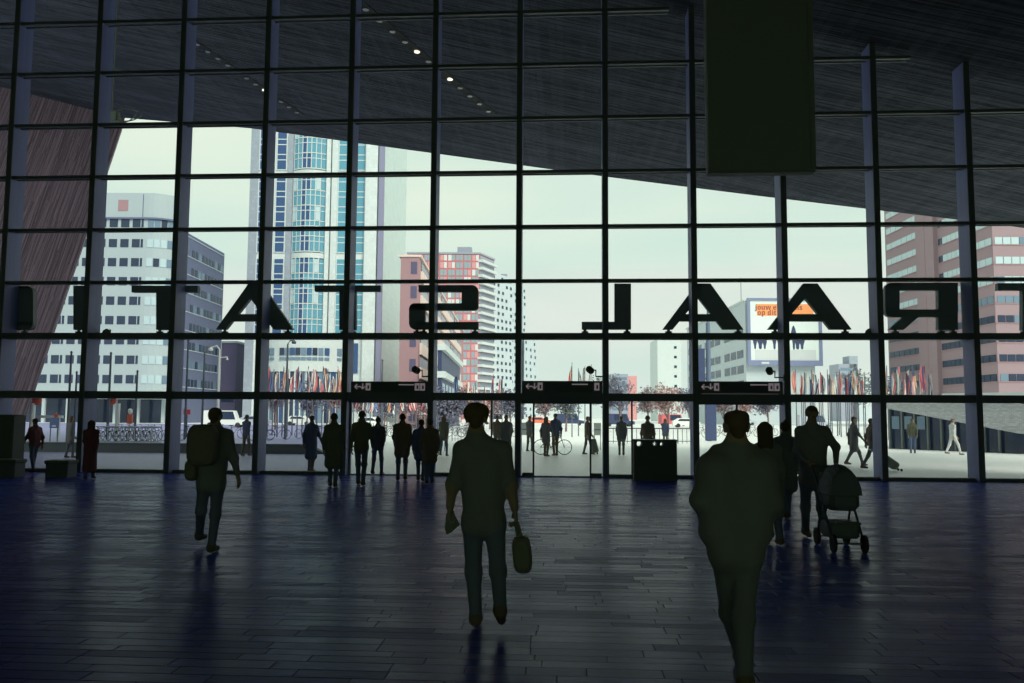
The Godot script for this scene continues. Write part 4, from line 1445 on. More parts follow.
	for s in [[285.0, 439.0, 341.0, 294.0, 342.0, "dark street lamp with a short curved arm before the glass tower", "pole_grey"], [216.5, 438.0, 346.0, 211.0, 349.0, "pale street lamp with two arms beside the purple-grey block", "white_paint"]]:
		q = ground_at(s[0], s[1])
		var h: float = at_z(s[0], s[2], q.z).y
		var hd := at_z(s[3], s[4], q.z) - q
		t = thing("street_lamp", s[5], "street lamp", q)
		st = stool()
		tube(st, [Vector3.ZERO, Vector3(0, h * 0.6, 0), Vector3(0, h - 0.2, 0), Vector3(hd.x * 0.35, h + 0.05, 0), Vector3(hd.x, hd.y + 0.1, 0)], [0.1, 0.08, 0.06, 0.05, 0.04], 8)
		obj("pole", st, mats[s[6]], t)
		st = stool()
		tube(st, [Vector3(hd.x, hd.y + 0.12, 0), Vector3(hd.x, hd.y, 0), Vector3(hd.x, hd.y - 0.12, 0)], [0.06, 0.17, 0.13], 10)
		obj("lamp_head", st, mats[s[6]], t)
		if s[0] < 250:
			st = stool()
			tube(st, [Vector3(0, h - 0.8, 0), Vector3(-hd.x * 0.9, h - 0.75, 0), Vector3(-hd.x * 0.9, h - 0.95, 0)], [0.04, 0.04, 0.1], 8)
			obj("second_arm", st, mats[s[6]], t)
	# signs by the leaning leg
	var red := mat("sign_red", Color8(222, 92, 74), 0.5)
	var orange := mat("poster_orange", Color8(226, 116, 84), 0.6)
	for s in [[31.0, 441.0, 37.0, 400.0, "round red sign on a white post before the leaning leg"], [116.5, 438.5, 112.0, 400.5, "round red sign on a white post behind the bicycle railing"]]:
		q = ground_at(s[0], s[1])
		var c := at_z(s[2], s[3], q.z) - q
		t = thing("round_sign", s[4], "sign", q)
		st = stool()
		tube(st, [Vector3.ZERO, Vector3(0, c.y - 0.2, 0)], 0.15, 12)
		obj("post", st, mats.white_paint, t)
		st = stool()
		tube(st, [Vector3(c.x, c.y, -0.04), Vector3(c.x, c.y, 0.04)], 0.3, 20)
		obj("disc", st, red, t)
		st = stool()
		box(st, Vector3(c.x, c.y - 0.02, 0.05), Vector3(0.24, 0.07, 0.02), Basis(Vector3.BACK, 0.5))
		box(st, Vector3(c.x - 0.02, c.y + 0.06, 0.05), Vector3(0.07, 0.22, 0.02))
		obj("emblem", st, mats.black_paint, t)
		piece(t, "arm", mats.white_paint, Vector3(c.x / 2, c.y - 0.26, 0), Vector3(absf(c.x) + 0.1, 0.06, 0.06))
	q = ground_at(46, 440.5)
	t = thing("white_gantry", "white post and crossbar with a small star before the leaning leg", "sign", q)
	var gy: float = at_z(46, 417, q.z).y
	for x in [-0.85, 0.75]: piece(t, "post", mats.white_paint, Vector3(x, gy / 2, 0), Vector3(0.12, gy, 0.12))
	piece(t, "crossbar", mats.white_paint, Vector3(0, gy + 0.05, 0), Vector3(2.0, 0.16, 0.14))
	st = stool()
	var star := PackedVector2Array()
	for k in 10: star.append(Vector2(cos(TAU * k / 10 + PI / 2), sin(TAU * k / 10 + PI / 2)) * (0.24 if k % 2 == 0 else 0.1) + Vector2(0.62, gy + 0.1))
	plate(st, star, 0.08, 0.12)
	obj("star", st, orange, t)
	q = ground_at(53.5, 441.5)
	t = thing("blue_board", "small blue notice board under the white crossbar", "sign", q)
	var by: float = at_z(53, 419, q.z).y
	piece(t, "board", mat("board_blue", Color8(96, 116, 164), 0.5), Vector3(0, by - 0.2, 0), Vector3(0.55, 0.62, 0.06))
	piece(t, "notice", mats.white_paint, Vector3(0, by - 0.38, 0.035), Vector3(0.24, 0.08, 0.01))
	for x in [-0.22, 0.22]: piece(t, "post", mats.pole_grey, Vector3(x, (by - 0.2) / 2, 0), Vector3(0.04, by - 0.2, 0.04))
	q = ground_at(129, 438.5)
	t = thing("orange_figure_sign", "narrow orange sign with a round white top behind the bicycle railing", "sign", q)
	var oy: float = at_z(129, 418.5, q.z).y
	piece(t, "panel", orange, Vector3(0, oy, 0), Vector3(0.36, 0.62, 0.12))
	st = stool()
	tube(st, [Vector3(0, oy + 0.3, 0), Vector3(0, oy + 0.42, 0), Vector3(0, oy + 0.62, 0), Vector3(0, oy + 0.7, 0)], [0.06, 0.15, 0.15, 0.05], 12)
	obj("round_top", st, mats.white_paint, t)
	piece(t, "post", mats.white_paint, Vector3(0, oy / 2 - 0.15, 0), Vector3(0.12, oy - 0.3, 0.1))
	q = ground_at(186, 437.5)
	t = thing("red_panel_sign", "small red panel sign on a post beyond the low wall", "sign", q)
	var ry: float = at_z(188, 411.5, q.z).y
	piece(t, "panel", mat("panel_red", Color8(214, 70, 86), 0.5), Vector3(0, ry, 0), Vector3(0.5, 0.36, 0.06))
	piece(t, "post", mats.pole_grey, Vector3(0, ry / 2, -0.04), Vector3(0.06, ry, 0.06))
	# flags
	var fm := [mat("cloth_red", Color8(220, 118, 124), 0.8), mat("cloth_white", Color8(236, 236, 230), 0.8), mat("cloth_blue", Color8(112, 130, 172), 0.8), mat("cloth_navy", Color8(76, 80, 108), 0.8), mat("cloth_pink", Color8(232, 172, 176), 0.8), mat("cloth_orange", Color8(232, 186, 152), 0.8), mat("cloth_grey", Color8(170, 180, 196), 0.8)]
	var names := ["red", "white", "blue", "navy", "pink", "orange", "grey"]
	var spots := []
	for k in 24: spots.append([267.0 + k * 3.3 + 1.7 * ((k * 7) % 3), 437.0 - (k % 3) * 1.5, 366.0 + 11.0 * ((k * 5) % 4) / 4.0, "before the foot of the glass tower"])
	for k in 14: spots.append([353.0 + k * 5.6 + 1.5 * ((k * 5) % 3), 436.0 - (k % 3) * 1.5, 392.0 + 8.0 * ((k * 5) % 4) / 4.0, "beyond the open door"])
	for k in 6: spots.append([457.0 + k * 9.0, 435.0 - (k % 2), 374.0 + 16.0 * ((k * 5) % 4) / 4.0, "before the white apartment slabs"])
	for k in 4: spots.append([572.0 + k * 6.5, 437.0 - k % 2, 362.0 + 8.0 * ((k * 3) % 4) / 4.0, "behind the couple with the bicycle"])
	for k in 24: spots.append([797.0 + k * 2.95 + 1.2 * ((k * 5) % 3), 437.0 - (k % 3), 369.0 + 12.0 * ((k * 7) % 5) / 5.0, "beside the screen house"])
	for k in 15: spots.append([889.0 + k * 3.2, 440.0 - (k % 3), 365.0 + 12.0 * ((k * 7) % 4) / 4.0, "before the pink brick block"])
	for k in spots.size():
		var s: Array = spots[k]
		q = ground_at(s[0], s[1])
		var h: float = at_z(s[0], s[2], q.z).y
		var c := [fm[(k * 3) % 7], fm[1 if k % 2 else (k * 5 + 2) % 7], fm[(k * 3 + 2 + k / 7) % 7]]
		flag("%s, %s and %s flag on a pole %s" % [names[(k * 3) % 7], names[1 if k % 2 else (k * 5 + 2) % 7], names[(k * 3 + 2 + k / 7) % 7], s[3]], q, h, c, clampf(h * 0.32, 0.9, 1.9), k)
	# trees
	var brown := mat("leaf_brown", Color8(150, 122, 122), 0.9)
	var grey := mat("leaf_grey", Color8(112, 112, 132), 0.9)
	var pink := mat("leaf_pink", Color8(196, 160, 160), 0.9)
	var green := mat("leaf_green", Color8(92, 108, 96), 0.9)
	var tl := [[362.0, 429.3, 390.0, 0], [384.0, 431.5, 392.0, 1], [405.0, 429.3, 388.0, 0], [424.0, 431.5, 391.0, 2], [444.0, 438.0, 396.0, 1], [468.0, 431.5, 390.0, 0], [490.0, 429.3, 393.0, 2], [510.0, 431.5, 391.0, 1], [545.0, 429.3, 394.0, 0], [566.0, 431.5, 393.0, 3], [608.0, 429.3, 376.0, 3], [620.0, 431.5, 378.0, 1], [648.0, 429.3, 389.0, 0], [668.0, 431.5, 386.0, 2], [690.0, 429.3, 390.0, 1], [724.0, 431.5, 392.0, 0], [746.0, 429.3, 391.0, 2], [768.0, 431.5, 390.0, 1], [275.0, 429.3, 382.0, 0], [312.0, 431.5, 385.0, 1], [330.0, 428.0, 383.0, 2], [856.0, 431.0, 372.0, 3], [900.0, 433.8, 378.0, 3]]
	var tn := ["brown and grey", "grey", "pinkish brown", "dark green"]
	for k in tl.size():
		var s: Array = tl[k]
		q = ground_at(s[0], s[1])
		var h: float = at_z(s[0], s[2], q.z).y
		var near: String = "the foot of the glass tower" if s[0] < 345 else "the open door" if s[0] < 430 else "the short railing" if s[0] < 500 else "the couple with the bicycle" if s[0] < 590 else "the far hazy block" if s[0] < 640 else "the red van" if s[0] < 700 else "the screen house" if s[0] < 800 else "the pavilion"
		tree("%s %s leaved tree with thin branches by %s" % [["small", "slender", "taller", "spreading"][(k / 2) % 4], tn[s[3]], near], q, h, h * 0.34, [[brown, grey], [grey, grey], [pink, brown], [green, grey]][s[3]], 800, 100 + k)
	# vehicles
	var paints := [mat("paint_red", Color8(206, 96, 100), 0.3), mats.white_paint, mats.navy, mat("paint_silver", Color8(176, 184, 196), 0.3), mat("paint_orange", Color8(226, 120, 92), 0.4)]
	for s in [[673.0, 426.0, 0.3, 0, true, "red van parked beyond the railing"], [686.0, 427.5, 0.0, 1, false, "white car parked before the red van"], [619.0, 426.5, 0.1, 2, true, "navy van parked beside the far trees"], [570.0, 425.5, 0.0, 2, true, "navy van parked behind the couple with the bicycle"], [539.0, 425.0, 0.0, 4, false, "orange car parked behind the couple with the bicycle"], [370.0, 429.2, 0.0, 1, false, "white car seen through the open door"], [496.0, 424.5, 0.0, 1, true, "white van parked behind the trees"], [225.0, 427.5, 0.2, 1, true, "white van parked by the purple-grey block"], [255.0, 426.5, 0.0, 3, false, "silver car parked beside the white van by the tower"], [300.0, 425.5, 0.0, 1, false, "white car parked under the flags by the tower"], [745.0, 425.5, 0.1, 3, false, "silver car parked before the screen house"], [815.0, 428.5, 0.0, 3, true, "silver van parked under the flags"]]:
		car(s[5], ground_at(s[0], s[1]), s[2], paints[s[3]], s[4])
	# the couple's bicycle
	bicycle("bicycle held by the couple on the plaza", ground_at(552.5, 454.9), 0.05)
	# wheeled cases
	suitcase("dark wheeled suitcase tilted behind a walker by the pavilion", ground_at(898.0, 471.0), 0.95, 0.75, 0.40)
	suitcase("dark wheeled suitcase pulled by the person near the double door", ground_at(596.0, 454.0), 0.25, 0.62, 0.5)
func suitcase(label: String, at: Vector3, lean: float, h: float, w: float) -> void:
	var t := thing("suitcase", label, "suitcase", at)
	var b := Basis(Vector3.BACK, lean)
	var st := stool()
	soft_box(st, b * Vector3(0, h / 2 + 0.05, 0) + Vector3(0, 0.1 * lean, 0), Vector3(w * 0.62, h, w), 0.05, b)
	obj("shell", st, mats.black_paint, t)
	st = stool()
	for z in [-0.1, 0.1]: tube(st, [b * Vector3(0.05, h, z), b * Vector3(0.05, h + 0.35, z)], 0.01, 5)
	tube(st, [b * Vector3(0.05, h + 0.35, -0.1), b * Vector3(0.05, h + 0.35, 0.1)], 0.014, 5)
	obj("handle", st, mats.steel, t)
	for z in [-0.14, 0.14]:
		st = stool()
		tube(st, [Vector3(0.06, 0.04, z - 0.015), Vector3(0.06, 0.04, z + 0.015)], 0.04, 10)
		obj("wheel", st, mats.tyre, t)

# ---------------------------------------------------------------- people
# A figure is a set of tapered bones joined by a smooth minimum and meshed as surface nets.
# bone: [from, to, radius from, radius to, colour]
class Soup:
	var v := PackedVector3Array()
	var n := PackedVector3Array()
	var c := PackedColorArray()
	var i := PackedInt32Array()
func net(s: Soup, bones: Array, cell: float, k: float) -> void:
	var lo := Vector3(1e9, 1e9, 1e9)
	var hi := -lo
	for b in bones:
		for e in 2:
			var r: Vector3 = Vector3.ONE * (b[2 + e] + k * 0.5 + cell * 2.0)
			lo = lo.min(b[e] - r)
			hi = hi.max(b[e] + r)
	var nx := int(ceil((hi.x - lo.x) / cell)) + 2
	var ny := int(ceil((hi.y - lo.y) / cell)) + 2
	var nz := int(ceil((hi.z - lo.z) / cell)) + 2
	var f := PackedFloat32Array()
	f.resize(nx * ny * nz)
	f.fill(1.0)
	var who := PackedInt32Array()
	who.resize(nx * ny * nz)
	var near := PackedFloat32Array()
	near.resize(nx * ny * nz)
	near.fill(1.0)
	for bi in bones.size():
		var b: Array = bones[bi]
		var a: Vector3 = b[0]
		var ab: Vector3 = b[1] - a
		var l2 := maxf(ab.length_squared(), 1e-9)
		var ra: float = b[2]
		var rd: float = b[3] - ra
		var pad := maxf(b[2], b[3]) + k + cell * 2.0
		var p0 := a.min(b[1]) - Vector3.ONE * pad
		var p1 := a.max(b[1]) + Vector3.ONE * pad
		var x0 := maxi(0, int((p0.x - lo.x) / cell))
		var x1 := mini(nx - 1, int((p1.x - lo.x) / cell) + 1)
		var y0 := maxi(0, int((p0.y - lo.y) / cell))
		var y1 := mini(ny - 1, int((p1.y - lo.y) / cell) + 1)
		var z0 := maxi(0, int((p0.z - lo.z) / cell))
		var z1 := mini(nz - 1, int((p1.z - lo.z) / cell) + 1)
		for z in range(z0, z1 + 1):
			for y in range(y0, y1 + 1):
				var row := (z * ny + y) * nx
				var p := lo + Vector3(x0, y, z) * cell - a
				for x in range(x0, x1 + 1):
					var t := clampf(p.dot(ab) / l2, 0.0, 1.0)
					var d := (p - ab * t).length() - ra - rd * t
					p.x += cell
					var q := row + x
					var o := f[q]
					if d < near[q]:
						near[q] = d
						who[q] = bi
					var h := k - absf(o - d)
					if h > 0.0: f[q] = minf(o, d) - h * h / (4.0 * k)
					elif d < o: f[q] = d
	var at := PackedInt32Array()
	at.resize(nx * ny * nz)
	at.fill(-1)
	var sx := 1
	var sy := nx
	var sz := nx * ny
	var offs := [0, sx, sy, sx + sy, sz, sx + sz, sy + sz, sx + sy + sz]
	var edges := [[0, 1], [2, 3], [4, 5], [6, 7], [0, 2], [1, 3], [4, 6], [5, 7], [0, 4], [1, 5], [2, 6], [3, 7]]
	var lim := cell * 2.0
	var cells := PackedInt32Array()
	for z in nz - 1:
		for y in ny - 1:
			var row := (z * ny + y) * nx
			for x in nx - 1:
				var q := row + x
				var f0 := f[q]
				if f0 > lim or f0 < -lim: continue
				var inside := 0
				for o in offs:
					if f[q + o] < 0.0: inside += 1
				if inside == 0 or inside == 8: continue
				var sum := Vector3.ZERO
				var cnt := 0
				for e in edges:
					var u := f[q + offs[e[0]]]
					var w := f[q + offs[e[1]]]
					if (u < 0.0) == (w < 0.0): continue
					var t := u / (u - w)
					var e0: int = e[0]
					var e1: int = e[1]
					sum += Vector3(lerpf(e0 & 1, e1 & 1, t), lerpf((e0 >> 1) & 1, (e1 >> 1) & 1, t), lerpf(e0 >> 2, e1 >> 2, t))
					cnt += 1
				at[q] = s.v.size()
				cells.append(q)
				s.v.append(lo + (Vector3(x, y, z) + sum / cnt) * cell)
				s.n.append(Vector3(f[q + 1] + f[q + 1 + sy] + f[q + 1 + sz] + f[q + 1 + sy + sz] - f[q] - f[q + sy] - f[q + sz] - f[q + sy + sz], f[q + sy] + f[q + sy + 1] + f[q + sy + sz] + f[q + sy + sz + 1] - f[q] - f[q + 1] - f[q + sz] - f[q + sz + 1], f[q + sz] + f[q + sz + 1] + f[q + sz + sy] + f[q + sz + sy + 1] - f[q] - f[q + 1] - f[q + sy] - f[q + sy + 1]).normalized())
				s.c.append(bones[who[q]][4])
	for q in cells:
		# one quad round every crossed edge that starts at this cell's first corner
		for ax in [[sx, sy, sz], [sy, sz, sx], [sz, sx, sy]]:
			var u := f[q] < 0.0
			if u == (f[q + ax[0]] < 0.0): continue
			var a: int = at[q]
			var b: int = at[q - ax[1]]
			var c: int = at[q - ax[1] - ax[2]]
			var d: int = at[q - ax[2]]
			if a < 0 or b < 0 or c < 0 or d < 0: continue
			if u: s.i.append_array([a, c, b, a, d, c])
			else: s.i.append_array([a, b, c, a, c, d])
func soup_mesh(s: Soup) -> ArrayMesh:
	var arr := []
	arr.resize(Mesh.ARRAY_MAX)
	arr[Mesh.ARRAY_VERTEX] = s.v
	arr[Mesh.ARRAY_NORMAL] = s.n
	arr[Mesh.ARRAY_COLOR] = s.c
	arr[Mesh.ARRAY_INDEX] = s.i
	var m := ArrayMesh.new()
	m.add_surface_from_arrays(Mesh.PRIMITIVE_TRIANGLES, arr)
	return m
# five separate fingers closing towards "inward"
func hand_bones(wrist: Vector3, down: Vector3, inward: Vector3, front: Vector3, curl: float, k: float, skin: Color) -> Array:
	var out := []
	var knuckles := wrist + down * 0.095 * k
	out.append([wrist - down * 0.02 * k, wrist, 0.027 * k, 0.026 * k, skin])
	for i in 4:
		var w := (i - 1.5) * 0.021 * k
		var kn: Vector3 = knuckles + front * w + down * ([0.0, 0.006, 0.004, -0.006][i] * k)
		out.append([wrist + front * w * 0.6 + down * 0.01 * k, kn, 0.017 * k, 0.0125 * k, skin])
		var len_: float = [0.078, 0.086, 0.080, 0.062][i] * k
		var d1 := (down * cos(curl * 0.5) + inward * sin(curl * 0.5)).normalized()
		var d2 := (down * cos(curl * 1.2) + inward * sin(curl * 1.2)).normalized()
		var d3 := (down * cos(curl * 1.8) + inward * sin(curl * 1.8)).normalized()
		var a := kn + d1 * len_ * 0.45
		var b := a + d2 * len_ * 0.32
		var c := b + d3 * len_ * 0.23
		out.append([kn, a, 0.0105 * k, 0.0095 * k, skin])
		out.append([a, b, 0.0095 * k, 0.009 * k, skin])
		out.append([b, c, 0.009 * k, 0.0078 * k, skin])
	var th := wrist + down * 0.03 * k - front * 0.024 * k
	var t1 := th + (down * 0.6 - front * 0.6 + inward * 0.4).normalized() * 0.042 * k
	var t2 := t1 + (down * 0.9 - front * 0.1 + inward * 0.45).normalized() * 0.034 * k
	out.append([th, t1, 0.0145 * k, 0.0115 * k, skin])
	out.append([t1, t2, 0.0115 * k, 0.009 * k, skin])
	return out
# j: joints in metres, figure's own axes (x across, y up, z towards the camera); "face" = -1 walks away, 1 comes nearer
func figure(j: Dictionary, look: Dictionary, cell: float, fine: float) -> ArrayMesh:
	var k: float = look.get("size", 1.0)
	var skin := Color8(166, 142, 124).srgb_to_linear()
	var top: Color = look.get("top", Color8(132, 134, 136).srgb_to_linear())
	var legs: Color = look.get("legs", Color8(112, 122, 144).srgb_to_linear())
	var shoe := Color8(112, 98, 86).srgb_to_linear()
	var hair: Color = look.get("hair", Color8(104, 86, 70).srgb_to_linear())
	var face: float = look.get("face", -1.0)
	var bulk: float = look.get("bulk", 1.0)
	var fw := Vector3(0, 0, face)
	var bones := []
	var hip: Vector3 = (j.hil + j.hir) / 2
	var chest: Vector3 = (j.shl + j.shr) / 2
	var across: Vector3 = (j.shr - j.shl).normalized()
	var half: float = (j.shr - j.shl).length() / 2
	var hh: float = (j.hir - j.hil).length() / 2
	# trunk: pairs of uprights make it wide and shallow
	for s in [-1.0, 1.0]:
		bones.append([hip + across * s * hh * 0.75 - Vector3(0, 0.02 * k, 0), hip.lerp(chest, 0.35) + across * s * hh * 0.62, 0.105 * k * bulk, 0.108 * k * bulk, legs if look.get("tucked", false) else top])
		bones.append([hip.lerp(chest, 0.35) + across * s * hh * 0.62, hip.lerp(chest, 0.82) + across * s * half * 0.48, 0.108 * k * bulk, 0.118 * k * bulk, top])
	for e in ["l", "r"]:
		bones.append([j["sh" + e], chest + Vector3(0, 0.01 * k, 0), 0.058 * k * bulk, 0.07 * k * bulk, top])
		bones.append([j["sh" + e] + Vector3(0, 0.015 * k, 0), j.neck - Vector3(0, 0.01 * k, 0), 0.036 * k, 0.05 * k, top])
	bones.append([chest + Vector3(0, 0.0, 0), j.neck, 0.085 * k * bulk, 0.06 * k, top])
	for s in ["l", "r"]:
		bones.append([j["sh" + s], j["el" + s], 0.060 * k * bulk, 0.048 * k * bulk, top])
		bones.append([j["el" + s], j["wr" + s], 0.048 * k * bulk, 0.034 * k, top if look.get("sleeves", true) else skin])
		bones.append([j["hi" + s], j["kn" + s], 0.088 * k * look.get("thigh", 1.0), 0.063 * k * look.get("thigh", 1.0), legs])
		bones.append([j["kn" + s], j["an" + s], 0.063 * k * look.get("calf", 1.0), 0.050 * k * look.get("calf", 1.0), legs])
		bones.append([j["an" + s] - Vector3(0, 0.03 * k, 0) - fw * 0.03, j["to" + s], 0.047 * k, 0.036 * k, shoe])
	for b in look.get("more", []): bones.append(b)
	var s := Soup.new()
	# the neck also runs on the body's grid, so that head and trunk are one surface
	bones.append([j.neck - Vector3(0, 0.03 * k, 0), j.head - Vector3(0, 0.02 * k, 0), 0.056 * k, 0.058 * k, skin])
	net(s, bones, cell, 0.05 * k)
	# head on a finer grid: skull, jaw, nose, ears, hair
	var h: Vector3 = j.head
	k *= look.get("head_size", 0.94)
	var f := fw
	var sd := across
	var hb := []
	hb.append([h + Vector3(0, 0.025, 0) * k - f * 0.012 * k, h + Vector3(0, 0.02, 0) * k + f * 0.022 * k, 0.084 * k, 0.080 * k, skin])
	hb.append([h + Vector3(0, -0.03, 0) * k + f * 0.035 * k, h + Vector3(0, -0.075, 0) * k + f * 0.055 * k, 0.058 * k, 0.040 * k, skin])
	hb.append([h + Vector3(0, 0.01, 0) * k + f * 0.098 * k, h + Vector3(0, -0.022, 0) * k + f * 0.112 * k, 0.011 * k, 0.016 * k, skin])
	hb.append([h + Vector3(0, -0.055, 0) * k + f * 0.092 * k - sd * 0.018 * k, h + Vector3(0, -0.055, 0) * k + f * 0.092 * k + sd * 0.018 * k, 0.010 * k, 0.010 * k, Color(0.34, 0.18, 0.15)])
	for e in [-1.0, 1.0]:
		hb.append([h + Vector3(0, 0.02, 0) * k + sd * e * 0.084 * k, h + Vector3(0, -0.025, 0) * k + sd * e * 0.080 * k, 0.018 * k, 0.013 * k, skin])
		hb.append([h + Vector3(0, 0.012, 0) * k + f * 0.083 * k + sd * e * 0.032 * k, h + Vector3(0, 0.012, 0) * k + f * 0.084 * k + sd * e * 0.036 * k, 0.012 * k, 0.012 * k, Color(0.12, 0.1, 0.09)])
	hb.append([h + Vector3(0, -0.08, 0) * k, j.neck, 0.054 * k, 0.056 * k, skin])
	var style: String = look.get("style", "short")
	if style != "bald":
		hb.append([h + Vector3(0, 0.045, 0) * k - f * 0.02 * k, h + Vector3(0, 0.05, 0) * k + f * 0.03 * k, 0.084 * k, 0.074 * k, hair])
		hb.append([h + Vector3(0, 0.0, 0) * k - f * 0.04 * k, h + Vector3(0, -0.05, 0) * k - f * 0.045 * k, 0.07 * k, 0.045 * k, hair])
	if style == "long":
		for e in [-0.05, 0.0, 0.05]:
			hb.append([h + Vector3(0, 0.02, 0) * k - f * 0.03 * k + sd * e * k, h + Vector3(0, -0.24, 0) * k - f * 0.055 * k + sd * e * 1.25 * k, 0.068 * k, 0.05 * k, hair])
	elif style == "full":
		hb.append([h + Vector3(-0.035, 0.05, 0) * k, h + Vector3(0.035, 0.055, 0) * k, 0.078 * k, 0.076 * k, hair])
		hb.append([h + Vector3(0, 0.09, 0) * k + f * 0.02 * k, h + Vector3(-0.03, 0.085, 0) * k - f * 0.03 * k, 0.048 * k, 0.05 * k, hair])
	elif style == "flat":
		for e in [-0.045, 0.045]: hb.append([h + sd * e * k + Vector3(0, 0.075, 0) * k - f * 0.03 * k, h + sd * e * k + Vector3(0, 0.075, 0) * k + f * 0.03 * k, 0.042 * k, 0.042 * k, hair])
	elif style == "bun":
		hb.append([h + Vector3(0, 0.12, 0) * k - f * 0.06 * k, h + Vector3(0, 0.125, 0) * k - f * 0.06 * k, 0.04 * k, 0.04 * k, hair])
	elif style == "cap":
		hb.append([h + Vector3(0, 0.06, 0) * k, h + Vector3(0, 0.06, 0) * k + f * 0.13 * k, 0.09 * k, 0.03 * k, hair])
	net(s, hb, fine * 1.5, 0.018 * k)
	k = look.get("size", 1.0)
	# hands, each on its own grid
	for q in [["l", 1.0], ["r", -1.0]]:
		if look.get("pocket_" + q[0], false): continue
		var w: Vector3 = j["wr" + q[0]]
		var dn: Vector3 = (w - j["el" + q[0]]).normalized()
		var inn: Vector3 = across * q[1]
		inn = (inn - dn * inn.dot(dn)).normalized()
		var fr: Vector3 = -dn.cross(inn) if dn.cross(inn).dot(fw) < 0 else dn.cross(inn)
		# fr points where the figure faces; the thumb leaves on that side
		net(s, hand_bones(w, dn, inn, -fr, look.get("curl", 0.5), k, skin), fine, 0.008 * k)
	return soup_mesh(s)
func cloth_mat() -> StandardMaterial3D:
	if mats.has("figure"): return mats.figure
	var m := mat("figure", Color.WHITE, 0.85)
	m.vertex_color_use_as_albedo = true
	return m
# joints given as [px, py, metres nearer to the camera than the figure's own plane]
func person_px(label: String, base: Array, px: Dictionary, look: Dictionary, cell := 0.014, fine := 0.005, group := "") -> MeshInstance3D:
	var b := at_y(base[0], base[1], look.get("ground", 0.0))
	var j := {}
	for k in px:
		var q: Array = px[k]
		j[k] = at_z(q[0], q[1], b.z + (q[2] if q.size() > 2 else 0.0)) - b
	var face: float = look.get("face", -1.0)
	for s in ["l", "r"]:
		if not j.has("to" + s):
			var an: Vector3 = j["an" + s]
			j["to" + s] = Vector3(an.x, maxf(an.y - 0.05, 0.036 * look.get("size", 1.0)), an.z + face * 0.17 * look.get("size", 1.0))
	# no part of a shoe may sink into the floor
	var o := show_mesh("person", figure(j, look, cell, fine), cloth_mat())
	o.position = b
	tag(o, label, "person", group)
	return o
# a plain pose: standing or in mid stride, joints from the height
func pose(h: float, stride: float, swing: float, face: float, lead := 1.0) -> Dictionary:
	var k := h / 1.78
	var j := {}
	j.head = Vector3(0, 1.655, 0.02 * face) * k
	j.neck = Vector3(0, 1.52, 0) * k
	for q in [["l", -1.0], ["r", 1.0]]:
		var e: float = q[1]
		var ph := lead * e
		j["sh" + q[0]] = Vector3(0.165 * e, 1.415, 0) * k
		j["el" + q[0]] = Vector3(0.222 * e, 1.14, -0.10 * swing * ph * face) * k
		j["wr" + q[0]] = Vector3(0.215 * e, 0.90, 0.10 * face - 0.2 * swing * ph * face) * k
		j["hi" + q[0]] = Vector3(0.088 * e, 0.92, 0) * k
		j["kn" + q[0]] = Vector3(0.09 * e, 0.50, face * (0.04 + 0.42 * stride * ph)) * k
		j["an" + q[0]] = Vector3(0.085 * e, 0.09 + (0.05 if ph < 0 and stride > 0.2 else 0.0), face * 0.8 * stride * ph) * k
		j["to" + q[0]] = j["an" + q[0]] + Vector3(0.01 * e, -0.052, face * 0.16) * k
	return j
func person_at(label: String, at: Vector3, turn: float, h: float, stride: float, look: Dictionary, cell := 0.022, group := "") -> MeshInstance3D:
	look.size = h / 1.78
	var j := pose(h, stride, look.get("swing", 1.0), -1.0, look.get("lead", 1.0))
	if look.has("joints"):
		for k in look.joints: j[k] = look.joints[k] * (h / 1.78)
	var k := h / 1.78
	var more := []
	if look.has("coat"):
		var hem: float = look.coat
		for e in [-1.0, 1.0]: more.append([Vector3(0.06 * e, 0.98, 0) * k, Vector3(0.085 * e, hem, 0) * k, 0.12 * k, 0.125 * k, look.get("top", Color8(132, 134, 136).srgb_to_linear())])
	look.more = look.get("more", []) + more
	look.face = -1.0
	var o := show_mesh("person", figure(j, look, cell, 0.008), cloth_mat())
	o.position = at
	o.rotation.y = turn
	tag(o, label, "person", group)
	return o
func bag(called: String, label: String, at: Vector3, pts: Array, thick: float, handle: Array, m: Material) -> void:
	# a soft bag: rounded outline in x and y, pillow-shaped in z
	var t := thing(called, label, "bag", at)
	var c := Vector2.ZERO
	for p in pts: c += p / pts.size()
	var st := stool()
	var rings := []
	for q in [[-1.0, 0.72], [-0.75, 0.93], [-0.3, 1.0], [0.3, 1.0], [0.75, 0.93], [1.0, 0.72]]:
		var r := PackedVector3Array()
		for p in pts:
			var v: Vector2 = c + (p - c) * q[1]
			r.append(Vector3(v.x, v.y, q[0] * thick / 2))
		rings.append(r)
	loft(st, rings, true)
	obj("bag_body", st, m, t)
	if handle.size() > 1:
		for z in [-0.03, 0.03]:
			st = stool()
			var path := []
			for p in handle: path.append(Vector3(p.x, p.y, z))
			tube(st, path, 0.012, 6)
			obj("handle", st, m, t)
	st = stool()
	var band := PackedVector3Array()
	box(st, Vector3(c.x, c.y + 0.02, thick / 2 + 0.004), Vector3(0.1, 0.012, 0.008))
	obj("zip", st, m, t)
func oval(cx: float, cy: float, w: float, h: float, n := 16, square := 0.6) -> Array:
	var out := []
	for k in n:
		var a := TAU * k / n
		var ca := cos(a)
		var sa := sin(a)
		out.append(Vector2(cx + signf(ca) * pow(absf(ca), square) * w / 2, cy + signf(sa) * pow(absf(sa), square) * h / 2))
	return out

